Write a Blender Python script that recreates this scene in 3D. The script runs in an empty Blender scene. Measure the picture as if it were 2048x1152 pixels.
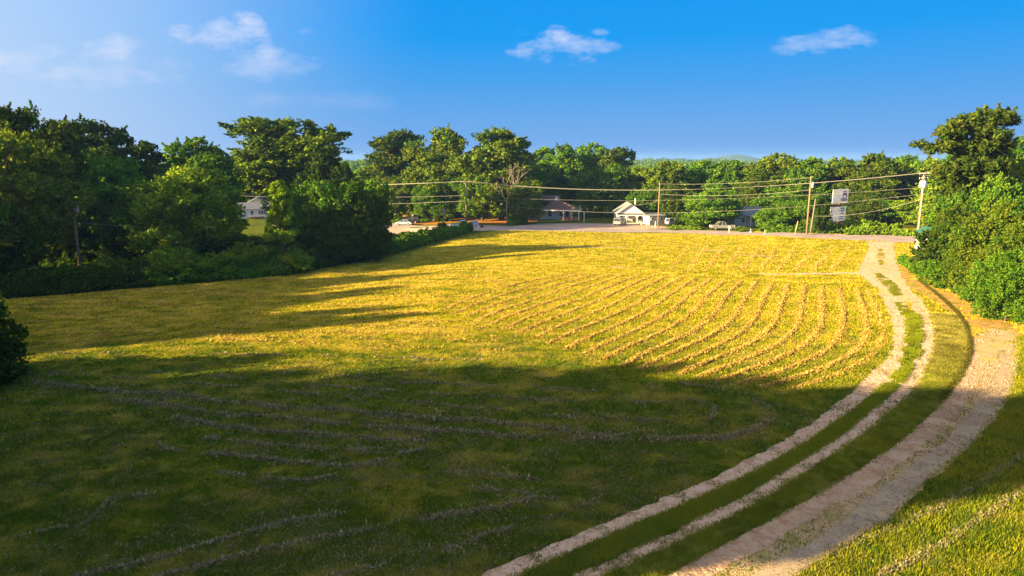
import bpy, math, random
import numpy as np
from mathutils import Vector, Matrix

# ------------------------------------------------------------------ camera, sky, sun, exposure
SC = bpy.context.scene
COL = SC.collection
F = 1365.3; HC = 14.0; PITCH = math.radians(10.7)
CP, SP = math.cos(PITCH), math.sin(PITCH)
SUN_AZ = math.radians(20.0)          # ground direction the shadows run: (cos, sin)
SUN_EL = math.radians(17.0)

cam_d = bpy.data.cameras.new('camera'); cam = bpy.data.objects.new('camera', cam_d); COL.objects.link(cam)
cam_d.lens = 24.0; cam_d.sensor_width = 36.0; cam_d.clip_end = 12000; cam_d.clip_start = 0.2
cam.location = (0, 0, HC); cam.rotation_euler = (math.pi/2 - PITCH, 0, 0)
SC.camera = cam
SC.render.resolution_x = 1024; SC.render.resolution_y = 576
SC.view_settings.view_transform = 'Standard'; SC.view_settings.look = 'None'
SC.view_settings.gamma = 1; SC.view_settings.exposure = 2.25

sun_d = bpy.data.lights.new('sun', 'SUN'); sun = bpy.data.objects.new('sun', sun_d); COL.objects.link(sun)
sun_d.energy = 5.0; sun_d.angle = math.radians(0.6); sun_d.color = (1.0, 0.745, 0.36)
sdir = Vector((math.cos(SUN_AZ)*math.cos(SUN_EL), math.sin(SUN_AZ)*math.cos(SUN_EL), -math.sin(SUN_EL)))
sun.rotation_euler = sdir.to_track_quat('-Z', 'Y').to_euler(); sun.location = (-60, -20, 60)

def raydir(px, py):
    a = (px-1024)/F; b = (py-576)/F          # camera: right a, down b
    return Vector((a, CP - b*SP, -SP - b*CP))

def build_world():
    w = bpy.data.worlds.new('World'); SC.world = w; w.use_nodes = True
    nt = w.node_tree; N = nt.nodes; L = nt.links; N.clear()
    def nd(t, **k):
        n = N.new(t)
        for a, b in k.items(): setattr(n, a, b)
        return n
    def mt(op, a, b=None, c=None, clamp=False):
        n = nd('ShaderNodeMath', operation=op); n.use_clamp = clamp
        for i, v in enumerate((a, b, c)):
            if v is None: continue
            if isinstance(v, (int, float)): n.inputs[i].default_value = v
            else: L.new(v, n.inputs[i])
        return n.outputs[0]
    sky = nd('ShaderNodeTexSky'); sky.sky_type = 'NISHITA'; sky.sun_disc = False
    sky.sun_elevation = SUN_EL; sky.sun_rotation = math.radians(250); sky.altitude = 100
    sky.air_density = 1.0; sky.dust_density = 1.2; sky.ozone_density = 3.5
    tc = nd('ShaderNodeTexCoord'); sep = nd('ShaderNodeSeparateXYZ'); L.new(tc.outputs['Generated'], sep.inputs[0])
    hs = nd('ShaderNodeHueSaturation'); hs.inputs['Saturation'].default_value = 1.0; hs.inputs['Value'].default_value = 1.0
    L.new(sky.outputs[0], hs.inputs['Color'])
    # deeper blue with height above the horizon and away from the sun; made paler overhead, out of view, to lift the shade
    z = mt('MAXIMUM', sep.outputs['Z'], 0.0)
    dt = nd('ShaderNodeVectorMath', operation='DOT_PRODUCT'); L.new(tc.outputs['Generated'], dt.inputs[0])
    sd = (-1.0, 0.22, 0.20); ln = math.sqrt(sum(v*v for v in sd)); dt.inputs[1].default_value = tuple(v/ln for v in sd)
    up = nd('ShaderNodeValToRGB'); cr = up.color_ramp; cr.interpolation = 'EASE'
    cr.interpolation = 'LINEAR'
    for e, (p_, c_) in zip([cr.elements[0], cr.elements[1]], ((0.0, (0.16,0.37,0.80,1)), (0.65, (0.36,0.50,0.80,1)))): e.position = p_; e.color = c_
    for p_, c_ in ((0.05,(0.125,0.375,0.82,1)), (0.11,(0.05,0.35,0.85,1)), (0.165,(0.0,0.33,0.90,1)), (0.25,(0.0,0.30,0.88,1)), (0.33,(0.03,0.33,0.88,1))):
        e = cr.elements.new(p_); e.color = c_
    L.new(z, up.inputs[0])
    g = nd('ShaderNodeMapRange'); g.interpolation_type = 'SMOOTHSTEP'
    L.new(dt.outputs['Value'], g.inputs[0])
    g.inputs[1].default_value = 0.33; g.inputs[2].default_value = 0.98; g.inputs[3].default_value = 0; g.inputs[4].default_value = 1
    gl = nd('ShaderNodeMix', data_type='RGBA'); gl.inputs[7].default_value = (0.74, 0.86, 1.0, 1)
    L.new(up.outputs[0], gl.inputs[6])
    gv = mt('MULTIPLY', g.outputs[0], 0.82, clamp=True)
    L.new(gv, gl.inputs[0])
    # added glow around the low sun, left of and behind the camera, warming the shade
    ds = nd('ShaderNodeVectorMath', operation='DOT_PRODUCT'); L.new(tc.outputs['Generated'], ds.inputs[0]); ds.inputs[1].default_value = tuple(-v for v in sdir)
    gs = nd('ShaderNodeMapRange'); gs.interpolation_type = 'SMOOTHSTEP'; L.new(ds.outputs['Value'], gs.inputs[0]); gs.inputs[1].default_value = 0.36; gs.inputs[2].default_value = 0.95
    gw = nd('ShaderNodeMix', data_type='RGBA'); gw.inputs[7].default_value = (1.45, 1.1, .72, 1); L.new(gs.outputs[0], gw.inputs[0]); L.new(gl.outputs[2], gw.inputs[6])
    # clouds placed by direction
    yy = mt('MAXIMUM', sep.outputs['Y'], 0.02)
    u = mt('DIVIDE', sep.outputs['X'], yy); v = mt('DIVIDE', sep.outputs['Z'], yy)
    cmb = nd('ShaderNodeCombineXYZ'); L.new(u, cmb.inputs[0]); L.new(v, cmb.inputs[1])
    mp = nd('ShaderNodeMapping'); mp.inputs['Scale'].default_value = (1, 2.2, 1); L.new(cmb.outputs[0], mp.inputs[0])
    nz = nd('ShaderNodeTexNoise'); nz.inputs['Scale'].default_value = 12; nz.inputs['Detail'].default_value = 9; nz.inputs['Roughness'].default_value = 0.62
    L.new(mp.outputs[0], nz.inputs['Vector'])
    nf = mt('SUBTRACT', nz.outputs['Fac'], 0.5)
    total = None
    clouds = [(440,70,85,24,.75),(372,62,26,16,.75),(498,55,30,26,.85),(540,104,30,24,.6),(545,128,90,26,.35),(225,105,48,24,.55),(120,110,60,20,.5),(30,128,60,18,.5),(170,150,110,26,.45),(300,140,130,22,.35),
              (1118,68,28,18,.9),(1105,95,72,26,.7),(1165,92,55,14,.6),(1045,91,18,8,.5),(1200,64,16,6,.35),(1650,82,80,20,.62),(1690,78,38,17,.5),(1575,94,36,11,.45),(1640,103,24,8,.4),
              (612,64,20,7,.3),(180,90,20,9,.45),(640,200,200,14,.14)]
    for cx, cy, rx, ry, am in clouds:
        d = raydir(cx, cy); cu, cv = d.x/d.y, d.z/d.y
        ru, rv = rx/F*1.1, ry/F*1.2
        du = mt('DIVIDE', mt('SUBTRACT', u, cu), ru); dv = mt('DIVIDE', mt('SUBTRACT', v, cv), rv)
        r2 = mt('ADD', mt('MULTIPLY', du, du), mt('MULTIPLY', dv, dv))
        k = mt('SUBTRACT', 0.62, mt('MULTIPLY', r2, 0.5))
        k = mt('ADD', k, mt('MULTIPLY', nf, 4.0))
        k = mt('MULTIPLY', mt('MAXIMUM', mt('MINIMUM', mt('SUBTRACT', k, 0.1), 1.0), 0.0), am*0.85)
        total = k if total is None else mt('MAXIMUM', total, k)
    fw = mt('GREATER_THAN', sep.outputs['Y'], 0.05); total = mt('MULTIPLY', total, fw)
    cl = nd('ShaderNodeMix', data_type='RGBA'); cl.inputs[7].default_value = (0.86, 0.86, 1.0, 1)
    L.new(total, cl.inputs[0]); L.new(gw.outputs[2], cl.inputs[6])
    # the tints above, added glow included, light the dome; little physical sky remains
    mx = nd('ShaderNodeMix', data_type='RGBA'); mx.inputs[0].default_value = 0.985
    sc = nd('ShaderNodeVectorMath', operation='SCALE'); sc.inputs['Scale'].default_value = SKY_N
    L.new(hs.outputs[0], sc.inputs[0]); L.new(sc.outputs[0], mx.inputs[6])
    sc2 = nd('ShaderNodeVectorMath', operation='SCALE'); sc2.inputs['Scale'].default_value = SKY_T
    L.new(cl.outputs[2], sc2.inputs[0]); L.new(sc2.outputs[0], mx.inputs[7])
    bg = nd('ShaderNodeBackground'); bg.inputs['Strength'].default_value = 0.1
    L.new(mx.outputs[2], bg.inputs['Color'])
    out = nd('ShaderNodeOutputWorld'); L.new(bg.outputs[0], out.inputs['Surface'])
SKY_N = 0.5; SKY_T = 2.12
build_world()

# ------------------------------------------------------------------ helpers
rng = np.random.default_rng(7)
random.seed(7)

def mat(name, base=(0.5,0.5,0.5), rough=0.8, spec=0.3, metal=0.0, noise=None, noise2=None, bump=None, objcol=False, attr=None, transl=0.0):
    """noise=(scale, colour2, lo, hi) procedural mottling in object space"""
    m = bpy.data.materials.new(name); m.use_nodes = True
    nt = m.node_tree; N = nt.nodes; L = nt.links; N.clear()
    out = N.new('ShaderNodeOutputMaterial')
    tc = N.new('ShaderNodeTexCoord')
    c = N.new('ShaderNodeRGB'); c.outputs[0].default_value = (*base, 1); cur = c.outputs[0]
    if attr:
        a = N.new('ShaderNodeAttribute'); a.attribute_name = attr; cur = a.outputs['Color']
    for nz in (noise, noise2):
        if nz:
            t = N.new('ShaderNodeTexNoise'); t.inputs['Scale'].default_value = nz[0]; t.inputs['Detail'].default_value = 6
            t.inputs['Roughness'].default_value = 0.65
            L.new(tc.outputs['Object'], t.inputs['Vector'])
            mr = N.new('ShaderNodeMapRange'); mr.interpolation_type = 'SMOOTHSTEP'
            mr.inputs[1].default_value = nz[2]; mr.inputs[2].default_value = nz[3]; L.new(t.outputs['Fac'], mr.inputs[0])
            mx = N.new('ShaderNodeMix'); mx.data_type = 'RGBA'; mx.inputs[7].default_value = (*nz[1], 1)
            L.new(mr.outputs[0], mx.inputs[0]); L.new(cur, mx.inputs[6]); cur = mx.outputs[2]
    if objcol:
        oi = N.new('ShaderNodeObjectInfo'); mm = N.new('ShaderNodeMix'); mm.data_type = 'RGBA'; mm.blend_type = 'MULTIPLY'
        mm.inputs[0].default_value = 1; L.new(cur, mm.inputs[6]); L.new(oi.outputs['Color'], mm.inputs[7]); cur = mm.outputs[2]
    if transl > 0:
        d = N.new('ShaderNodeBsdfDiffuse'); t = N.new('ShaderNodeBsdfTranslucent'); mx = N.new('ShaderNodeMixShader')
        mx.inputs[0].default_value = transl
        L.new(cur, d.inputs[0]); L.new(cur, t.inputs[0]); L.new(d.outputs[0], mx.inputs[1]); L.new(t.outputs[0], mx.inputs[2])
        L.new(mx.outputs[0], out.inputs['Surface'])
    else:
        b = N.new('ShaderNodeBsdfPrincipled'); b.inputs['Roughness'].default_value = rough; b.inputs['Metallic'].default_value = metal
        b.inputs['Specular IOR Level'].default_value = spec
        L.new(cur, b.inputs['Base Color'])
        if bump:
            t = N.new('ShaderNodeTexNoise'); t.inputs['Scale'].default_value = bump[0]; t.inputs['Detail'].default_value = 5
            L.new(tc.outputs['Object'], t.inputs['Vector'])
            bp = N.new('ShaderNodeBump'); bp.inputs['Strength'].default_value = bump[1]; bp.inputs['Distance'].default_value = bump[2]
            L.new(t.outputs['Fac'], bp.inputs['Height']); L.new(bp.outputs[0], b.inputs['Normal'])
        L.new(b.outputs[0], out.inputs['Surface'])
    return m

def tag(o, label=None, cat=None, group=None, kind=None):
    if label: o['label'] = label
    if cat: o['category'] = cat
    if group: o['group'] = group
    if kind: o['kind'] = kind
    return o

def empty(name, loc, rz=0, label=None, cat=None, group=None):
    o = bpy.data.objects.new(name, None); COL.objects.link(o); o.location = loc; o.rotation_euler = (0, 0, rz)
    o.empty_display_size = 0.3
    return tag(o, label, cat, group)

def np_mesh(name, V, faces, k, mtl, col=None, smooth=False):
    """V (n,3); faces (m,k) int; one mesh quickly"""
    me = bpy.data.meshes.new(name)
    V = np.ascontiguousarray(V, dtype=np.float32); Fc = np.ascontiguousarray(faces, dtype=np.int32)
    me.vertices.add(len(V)); me.vertices.foreach_set('co', V.ravel())
    me.loops.add(Fc.size); me.loops.foreach_set('vertex_index', Fc.ravel())
    me.polygons.add(len(Fc)); me.polygons.foreach_set('loop_start', np.arange(0, Fc.size, k, dtype=np.int32))
    me.update(calc_edges=True)
    if smooth: me.polygons.foreach_set('use_smooth', np.ones(len(Fc), dtype=bool))
    if col is not None:
        a = me.color_attributes.new('tint', 'FLOAT_COLOR', 'POINT')
        c4 = np.ones((len(V), 4), dtype=np.float32); c4[:, :3] = col; a.data.foreach_set('color', c4.ravel())
    if mtl: me.materials.append(mtl)
    return me

def link(name, me, parent=None, loc=(0,0,0)):
    o = bpy.data.objects.new(name, me); COL.objects.link(o); o.location = loc
    if parent: o.parent = parent
    return o

class MB:
    def __init__(s): s.v = []; s.f = []
    def face(s, pts):
        i = len(s.v); s.v += [tuple(p) for p in pts]; s.f.append(tuple(range(i, i+len(pts)))); return s
    def box(s, c, d, rz=0):
        x, y, z = c; a, b, h = d[0]/2, d[1]/2, d[2]/2; i = len(s.v); cs, sn = math.cos(rz), math.sin(rz)
        for dz in (-h, h):
            for dx, dy in ((-a,-b),(a,-b),(a,b),(-a,b)):
                s.v.append((x+dx*cs-dy*sn, y+dx*sn+dy*cs, z+dz))
        for q in ((3,2,1,0),(4,5,6,7),(0,1,5,4),(1,2,6,5),(2,3,7,6),(3,0,4,7)): s.f.append(tuple(i+k for k in q))
        return s
    def extr(s, prof, y0, y1, axis='y'):
        """profile in xz extruded along y (or yz along x)"""
        n = len(prof); i = len(s.v)
        for yv in (y0, y1):
            for p in prof: s.v.append((p[0], yv, p[1]) if axis == 'y' else (yv, p[0], p[1]))
        s.f.append(tuple(i+k for k in range(n))); s.f.append(tuple(i+n+k for k in reversed(range(n))))
        for k in range(n):
            j = (k+1) % n; s.f.append((i+k, i+n+k, i+n+j, i+j))
        return s
    def tube(s, path, rad, n=6, cap=True):
        P = [Vector(p) for p in path]; R = rad if isinstance(rad, (list, tuple)) else [rad]*len(P); i0 = len(s.v)
        for k, p in enumerate(P):
            d = (P[min(k+1, len(P)-1)]-P[max(k-1, 0)]).normalized()
            a = d.cross(Vector((0.13, 0.31, 1)) if abs(d.z) < .9 else Vector((1, 0.1, 0))).normalized(); b = d.cross(a)
            for j in range(n):
                t = 2*math.pi*j/n; q = p+(a*math.cos(t)+b*math.sin(t))*R[k]; s.v.append(tuple(q))
        for k in range(len(P)-1):
            for j in range(n):
                a = i0+k*n+j; b = i0+k*n+(j+1) % n; s.f.append((a, b, b+n, a+n))
        if cap:
            s.f.append(tuple(i0+j for j in reversed(range(n)))); s.f.append(tuple(i0+(len(P)-1)*n+j for j in range(n)))
        return s
    def build(s, name, m, parent=None, smooth=False, loc=(0,0,0)):
        me = bpy.data.meshes.new(name); me.from_pydata(s.v, [], s.f); me.materials.append(m); me.validate()
        if smooth:
            for p in me.polygons: p.use_smooth = True
        return link(name, me, parent, loc)

def copy_tree(o, parent=None):
    c = o.copy(); COL.objects.link(c); c.parent = parent
    for ch in list(o.children): copy_tree(ch, c)
    return c

# ------------------------------------------------------------------ terrain
def px2(px, py, Y):
    d = raydir(px, py); t = Y/d.y
    return (d.x*t, Y, HC + d.z*t)
_cp = [(-40,5,0),(0,0,0),(40,5,0),(0,30,0),(28,30,0),(-30,33,0),(0,50,0),(25,50,0),(50,45,0.3),(0,70,-.1),(30,68,0),(60,70,0.3),(30,90,-.1),(5,95,-.4),
       (-60,50,-.6),(-90,60,-1.5),(-95,110,-4),(-70,160,-5),(110,60,0.5),(110,120,0.3),(110,175,-1),(0,235,-4.5),(60,230,-3.5),(-60,230,-5.5),(0,-40,0),(60,-40,0.5),(-60,-30,0)]
for a in ((30,597,72),(600,548,90),(780,510,112),(940,462,145),(800,468,168),(812,449,190),(933,449,172),(1000,458,150),(1000,452,168),(1290,466,150),(1290,463,158),(1317,455,165),
          (1613,467,132),(1700,470,130),(1700,483,120),(1840,487,117),(1110,439,186),(1260,445,178),(1500,462,150),(1500,500,115),(540,470,160),(515,433,215),(1720,462,146),(1400,462,155),(160,552,88),(1150,460,152)):
    _cp.append(px2(*a))
_cp = np.array(_cp)
def smooth(a, b, x):
    t = np.clip((x-a)/(b-a), 0, 1); return t*t*(3-2*t)
def Z(x, y):
    x = np.asarray(x, dtype=float); y = np.asarray(y, dtype=float); sh = np.broadcast(x, y).shape
    xf = np.broadcast_to(x, sh).ravel(); yf = np.broadcast_to(y, sh).ravel()
    num = np.zeros_like(xf); den = np.zeros_like(xf)
    for cx, cy, cz in _cp:
        w = 1.0/((xf-cx)**2+(yf-cy)**2+90.0)**2; num += w*cz; den += w
    z = num/den
    z += 0.06*np.sin(xf*0.21+yf*0.13)+0.05*np.sin(yf*0.31-xf*0.09+1.7)
    r = np.hypot(xf, yf); t = smooth(240, 420, r); z = z*(1-t) + (-6.0)*t
    return z.reshape(sh)
def G(px, py, it=14):
    """ground points under pixels (photo 2048 x 1152 coordinates)"""
    px = np.asarray(px, dtype=float); py = np.asarray(py, dtype=float)
    a = (px-1024)/F; b = (py-576)/F; dx = a; dy = CP-b*SP; dz = -SP-b*CP
    t = (HC)/np.maximum(-dz, 1e-3)
    for _ in range(it):
        z = Z(dx*t, dy*t); t = 0.5*t+0.5*(HC-z)/np.maximum(-dz, 1e-3)
    return dx*t, dy*t, Z(dx*t, dy*t)
def at(px, Y, dz=0.0):
    """ground point in picture column px at ground distance Y"""
    x = (px-1024)/F*Y
    for _ in range(5):
        z = float(Z(x, Y)); x = (px-1024)/F*(Y*CP+(HC-z)*SP)
    return Vector((x, Y, z+dz))
def ztop(py, Y):
    d = raydir(1024, py); return HC + d.z*Y/d.y
def mpp(Y): return Y/F                    # metres per photo pixel

def noise2(x, y, s, seed=0, oct=3):
    """value noise, numpy"""
    out = 0; amp = 1; tot = 0
    for o in range(oct):
        xs = x/s; ys = y/s; xi = np.floor(xs).astype(np.int64); yi = np.floor(ys).astype(np.int64); fx = xs-xi; fy = ys-yi
        fx = fx*fx*(3-2*fx); fy = fy*fy*(3-2*fy)
        def h(i, j):
            n = (i*374761393 + j*668265263 + (seed+o*17)*1442695041) & 0x7fffffff
            n = ((n ^ (n >> 13))*1274126177) & 0x7fffffff; n = n ^ (n >> 16)
            return (n & 0xffff)/65535.0
        v = (h(xi,yi)*(1-fx)+h(xi+1,yi)*fx)*(1-fy)+(h(xi,yi+1)*(1-fx)+h(xi+1,yi+1)*fx)*fy
        out = out+v*amp; tot += amp; amp *= .55; s = s*.5
    return out/tot

# colours of grass and hay (albedo; the lawn's includes shade)
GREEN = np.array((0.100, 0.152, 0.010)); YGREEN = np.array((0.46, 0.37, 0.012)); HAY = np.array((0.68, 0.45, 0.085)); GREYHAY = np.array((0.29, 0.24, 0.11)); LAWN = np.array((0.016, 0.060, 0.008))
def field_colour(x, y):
    """per point colour of the sward: greener near the camera, straw farther off and at the near right"""
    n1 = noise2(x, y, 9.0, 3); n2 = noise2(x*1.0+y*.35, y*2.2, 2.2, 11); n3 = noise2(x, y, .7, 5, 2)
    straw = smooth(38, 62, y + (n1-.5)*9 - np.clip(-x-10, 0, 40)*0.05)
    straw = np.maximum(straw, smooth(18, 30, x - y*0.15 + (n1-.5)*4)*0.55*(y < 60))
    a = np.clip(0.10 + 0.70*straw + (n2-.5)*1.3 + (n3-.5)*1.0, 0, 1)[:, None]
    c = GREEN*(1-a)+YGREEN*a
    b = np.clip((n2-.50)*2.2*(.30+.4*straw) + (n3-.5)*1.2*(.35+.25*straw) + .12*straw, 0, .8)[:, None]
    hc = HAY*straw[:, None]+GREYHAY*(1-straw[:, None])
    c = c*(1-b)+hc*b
    # lawns beyond the hedge, colour darkened in place of shade on them
    lw = smooth(0, 4, -(x+ (26-(y-90)*0.42)*1.0))*(y > 88)
    lw = np.where(y > 150, 1.0, lw)[:, None]*.85
    c = c*(1-lw)+(LAWN*1.1)*lw
    return c

def grid_axis(segs):
    a = []
    for lo, hi, st in segs: a += list(np.arange(lo, hi, st))
    a.append(segs[-1][1]); return np.array(sorted(set(np.round(a, 4))))
gx = grid_axis([(-5000,-1000,1000),(-1000,-300,100),(-300,-120,15),(-120,130,1.0),(130,300,15),(300,1000,100),(1000,5000,1000)])
gy = grid_axis([(-1000,-200,200),(-200,-20,15),(-20,12,2),(12,235,1.0),(235,420,10),(420,1000,100),(1000,5000,1000)])
GX, GY = np.meshgrid(gx, gy); GZ = Z(GX, GY)
nx, ny = len(gx), len(gy); idx = np.arange(nx*ny).reshape(ny, nx)
FC = np.stack([idx[:-1,:-1], idx[:-1,1:], idx[1:,1:], idx[1:,:-1]], -1).reshape(-1, 4)
V = np.stack([GX.ravel(), GY.ravel(), GZ.ravel()], -1)
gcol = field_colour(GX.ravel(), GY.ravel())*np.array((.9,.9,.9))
m_ground = mat('grass_ground', attr='tint', noise=(2.3, (0.16,0.15,0.03), .45, .8), noise2=(.9, (0.22,0.19,0.03), .5, .85), rough=1.0, spec=0.0, bump=(9, 1.0, 0.12))
go = link('ground', np_mesh('ground', V, FC, 4, m_ground, gcol, smooth=True)); tag(go, kind='structure')

# ------------------------------------------------------------------ draped ribbons (roads, tracks, banks)
def resample(pts, n):
    P = np.array(pts, dtype=float); d = np.r_[0, np.cumsum(np.hypot(*np.diff(P[:, :2], axis=0).T))]
    t = np.linspace(0, d[-1], n); out = np.stack([np.interp(t, d, P[:, k]) for k in range(P.shape[1])], -1)
    for _ in range(2):
        q = out.copy(); q[1:-1] = (out[:-2]+2*out[1:-1]+out[2:])/4; out = q
    return out
POLY = {}
def ribbon(name, rows, m, off=0.02, step=0.3, nw=8, rag=0.0, seed=1, world=False, key=None, crown=0.0):
    """rows: (py, xl, xr) picture rows (or world ((x,y),(x,y)) pairs), ragged edges"""
    if world: R = np.array([(a[0], a[1], b[0], b[1]) for a, b in rows], dtype=float)
    else:
        r = np.array(rows, dtype=float); lx, ly, _ = G(r[:, 1], r[:, 0]); rx, ry, _ = G(r[:, 2], r[:, 0]); R = np.stack([lx, ly, rx, ry], -1)
    mid = (R[:, :2]+R[:, 2:])/2; L = np.hypot(*np.diff(mid, axis=0).T).sum(); n = max(8, int(L/step))
    d = np.r_[0, np.cumsum(np.hypot(*np.diff(mid, axis=0).T))]; t = np.linspace(0, d[-1], n)
    S = np.stack([np.interp(t, d, R[:, k]) for k in range(4)], -1)
    for _ in range(max(2, int(3/step))):
        q = S.copy(); q[1:-1] = (S[:-2]+2*S[1:-1]+S[2:])/4; S = q
    A = S[:, :2]; B = S[:, 2:]; W = B-A; wl = np.hypot(W[:, 0], W[:, 1])[:, None]; U = W/np.maximum(wl, .01)
    if rag:
        na = noise2(t, t*0+seed*7.3, .9, seed, 3)-.5; nb = noise2(t, t*0+seed*9.1+40, .9, seed+5, 3)-.5
        A = A+U*na[:, None]*rag*2; B = B+U*nb[:, None]*rag*2; W = B-A
    POLY[key or name] = np.vstack([A, B[::-1]])
    s = np.linspace(0, 1, nw+1); P = A[:, None, :]+W[:, None, :]*s[None, :, None]
    X = P[..., 0]; Y = P[..., 1]; Zz = Z(X, Y)+off + crown*(1-(2*s[None, :]-1)**2)
    idx = np.arange(n*(nw+1)).reshape(n, nw+1)
    fc = np.stack([idx[:-1,:-1], idx[:-1,1:], idx[1:,1:], idx[1:,:-1]], -1).reshape(-1, 4)
    V = np.stack([X.ravel(), Y.ravel(), Zz.ravel()], -1)
    a, b, c = V[fc[0,0]], V[fc[0,1]], V[fc[0,2]]
    if np.cross(b-a, c-a)[2] < 0: fc = fc[:, ::-1]
    o = link(name, np_mesh(name, V, fc, 4, m, smooth=True)); tag(o, kind='structure'); return o
def inside(poly, x, y):
    px, py = poly[:, 0], poly[:, 1]; qx, qy = np.roll(px, -1), np.roll(py, -1); r = np.zeros(x.shape, bool)
    bb = (x > px.min()) & (x < px.max()) & (y > py.min()) & (y < py.max()); i = np.where(bb)[0]; xs, ys = x[i], y[i]; rr = np.zeros(len(i), bool)
    for a, b, c, d in zip(px, py, qx, qy):
        if b == d: continue
        rr ^= ((b > ys) != (d > ys)) & (xs < (c-a)*(ys-b)/(d-b)+a)
    r[i] = rr; return r

zx = lambda y, a, b: (600+y/2.0865, 1100+a/2.0865, 1100+b/2.0865)
m_sand = mat('pale_sandy_dirt', (0.60,0.40,0.255), 1, 0, noise=(1.3, (0.42,0.24,0.13), .42, .68), noise2=(5, (0.66,0.50,0.35), .45, .7), bump=(5, 1.0, .14))
m_pink = mat('pink_clay_sand', (0.50,0.335,0.205), 1, 0, noise=(1.0, (0.38,0.215,0.11), .4, .66), noise2=(6, (0.56,0.41,0.30), .5, .75), bump=(4, 1, .18))
m_gravel = mat('grey_gravel', (0.41,0.31,0.20), 1, 0, noise=(9, (0.19,0.14,0.09), .45, .66), noise2=(1.2, (0.50,0.36,0.22), .42, .7), bump=(26, 1, .05))
m_asph = mat('worn_asphalt', (0.36,0.30,0.27), .95, .1, noise=(.35, (0.29,0.21,0.20), .4, .7), noise2=(9, (0.40,0.32,0.28), .5, .8))
m_lot = mat('pinkish_packed_dirt', (0.48,0.345,0.265), 1, 0, noise=(.25, (0.36,0.24,0.20), .42, .7), noise2=(2, (0.56,0.44,0.34), .5, .8))
m_bank = mat('orange_leaf_bank', (0.40,0.17,0.035), 1, 0, noise=(.5, (0.26,0.20,0.04), .45, .7), noise2=(3, (0.30,0.11,0.03), .5, .8), bump=(4, 1, .2))
m_conc = mat('pale_concrete', (0.55,0.50,0.42), .95, 0, noise=(1, (0.42,0.38,0.31), .4, .8))
m_line = mat('faded_road_paint', (0.50,0.44,0.34), .9, .1, noise=(3, (0.34,0.28,0.25), .5, .75))
m_yline = mat('faded_yellow_paint', (0.45,0.32,0.14), .9, .1, noise=(3, (0.30,0.24,0.20), .5, .75))

drive_l = [zx(*r) for r in ((0,1395,1475),(60,1415,1490),(130,1437,1492),(210,1425,1484),(260,1390,1465),(320,1330,1440),(400,1240,1350),(450,1170,1290),(520,1085,1190),(600,950,1075),(660,840,970),(720,730,860),(800,545,690),(880,350,500),(940,210,350),(1000,60,220),(1060,-80,80),(1120,-220,-60),(1180,-370,-200),(1300,-640,-470))]
drive_r = [zx(*r) for r in ((-10,1490,1545),(60,1530,1590),(100,1548,1605),(150,1551,1614),(220,1543,1607),(280,1506,1580),(340,1466,1560),(400,1408,1510),(440,1356,1460),(500,1283,1385),(560,1220,1320),(620,1120,1230),(700,995,1110),(760,900,1010),(840,760,880),(920,600,730),(1000,440,570),(1060,300,430),(1130,140,280),(1200,-20,120),(1320,-270,-120))]
drive_top = [(484,1733,1792),(492,1737,1787),(500,1735,1788),(515,1728,1790),(530,1722,1796),(545,1716,1800),(560,1733,1806),(580,1756,1822),(595,1763,1836),(604,1770,1842)]
ribbon('dirt_drive', drive_top, m_sand, .024, .25, 10, .55, 3)
ribbon('wheel_track', drive_l, m_sand, .020, .12, 6, .34, 4)
ribbon('wheel_track', drive_r, m_sand, .021, .12, 6, .34, 9, key='wt2')
side = [((a,b),(c,d)) for a,b,c,d in ()]
def side_track(pts, w, name, m, seed, rag=.25, off=.022, key=None):
    P = np.array(pts, float); x, y, _ = G(P[:,0], P[:,1]); rows = []
    for i in range(len(x)):
        j, k = max(i-1,0), min(i+1,len(x)-1); t = np.array((x[k]-x[j], y[k]-y[j])); t /= np.linalg.norm(t); nn = np.array((-t[1], t[0]))
        ww = P[i,2] if P.shape[1] > 2 else w
        rows.append(((x[i]+nn[0]*ww, y[i]+nn[1]*ww), (x[i]-nn[0]*ww, y[i]-nn[1]*ww)))
    return ribbon(name, rows, m, off, .3, 5, rag, seed, world=True, key=key)
side_track([(1735,549,1.2),(1700,546,.8),(1660,548,.35),(1620,547,.6),(1580,549,.25),(1545,548,.3),(1505,548,.1)], 1, 'side_track', m_sand, 5, .3)
side_track([(1215,533,.1),(1235,534,.7),(1258,535,.1)], 1, 'bare_patch', m_sand, 6, .3, key='bp1')
side_track([(1085,492,.1),(1125,493,.5),(1180,494,.5),(1240,495,.3),(1270,496,.1)], 1, 'bare_patch', m_sand, 7, .4, key='bp2')
side_track([(1385,501,.1),(1420,502,.6),(1455,502,.1)], 1, 'bare_patch', m_pink, 8, .3, key='bp3')
side_track([(1465,508,.1),(1490,510,.7),(1525,512,.9),(1552,514,.1)], 1, 'bare_patch', m_pink, 9, .3, key='bp4')
lane = [zx(*r) for r in ((118,1862,1872),(134,1815,1925),(150,1775,1948),(200,1750,1952),(250,1752,1950),(300,1742,1946),(400,1662,1922),(450,1635,1885),(500,1570,1852),(600,1450,1762),(700,1300,1645),(800,1125,1532),(900,960,1432),(1000,760,1275),(1100,590,1112),(1200,400,955),(1300,200,800))]
m_lane = mat('sandy_lane', (0.48,0.325,0.16), 1, 0, noise=(.7, (0.26,0.22,0.05), .42, .66), noise2=(6, (0.52,0.42,0.30), .5, .8), bump=(9, 1, .08))
ribbon('gravel_lane', lane, m_lane, .016, .25, 10, .35, 12)
ribbon('clay_strip', [zx(*r) for r in ((205,1768,1775),(235,1758,1792),(300,1748,1800),(400,1665,1745),(500,1563,1680),(600,1453,1572),(700,1296,1442),(800,1130,1300),(900,965,1120),(1000,770,965),(1100,590,785),(1200,405,600))], m_pink, .026, .2, 6, .35, 14)
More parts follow.
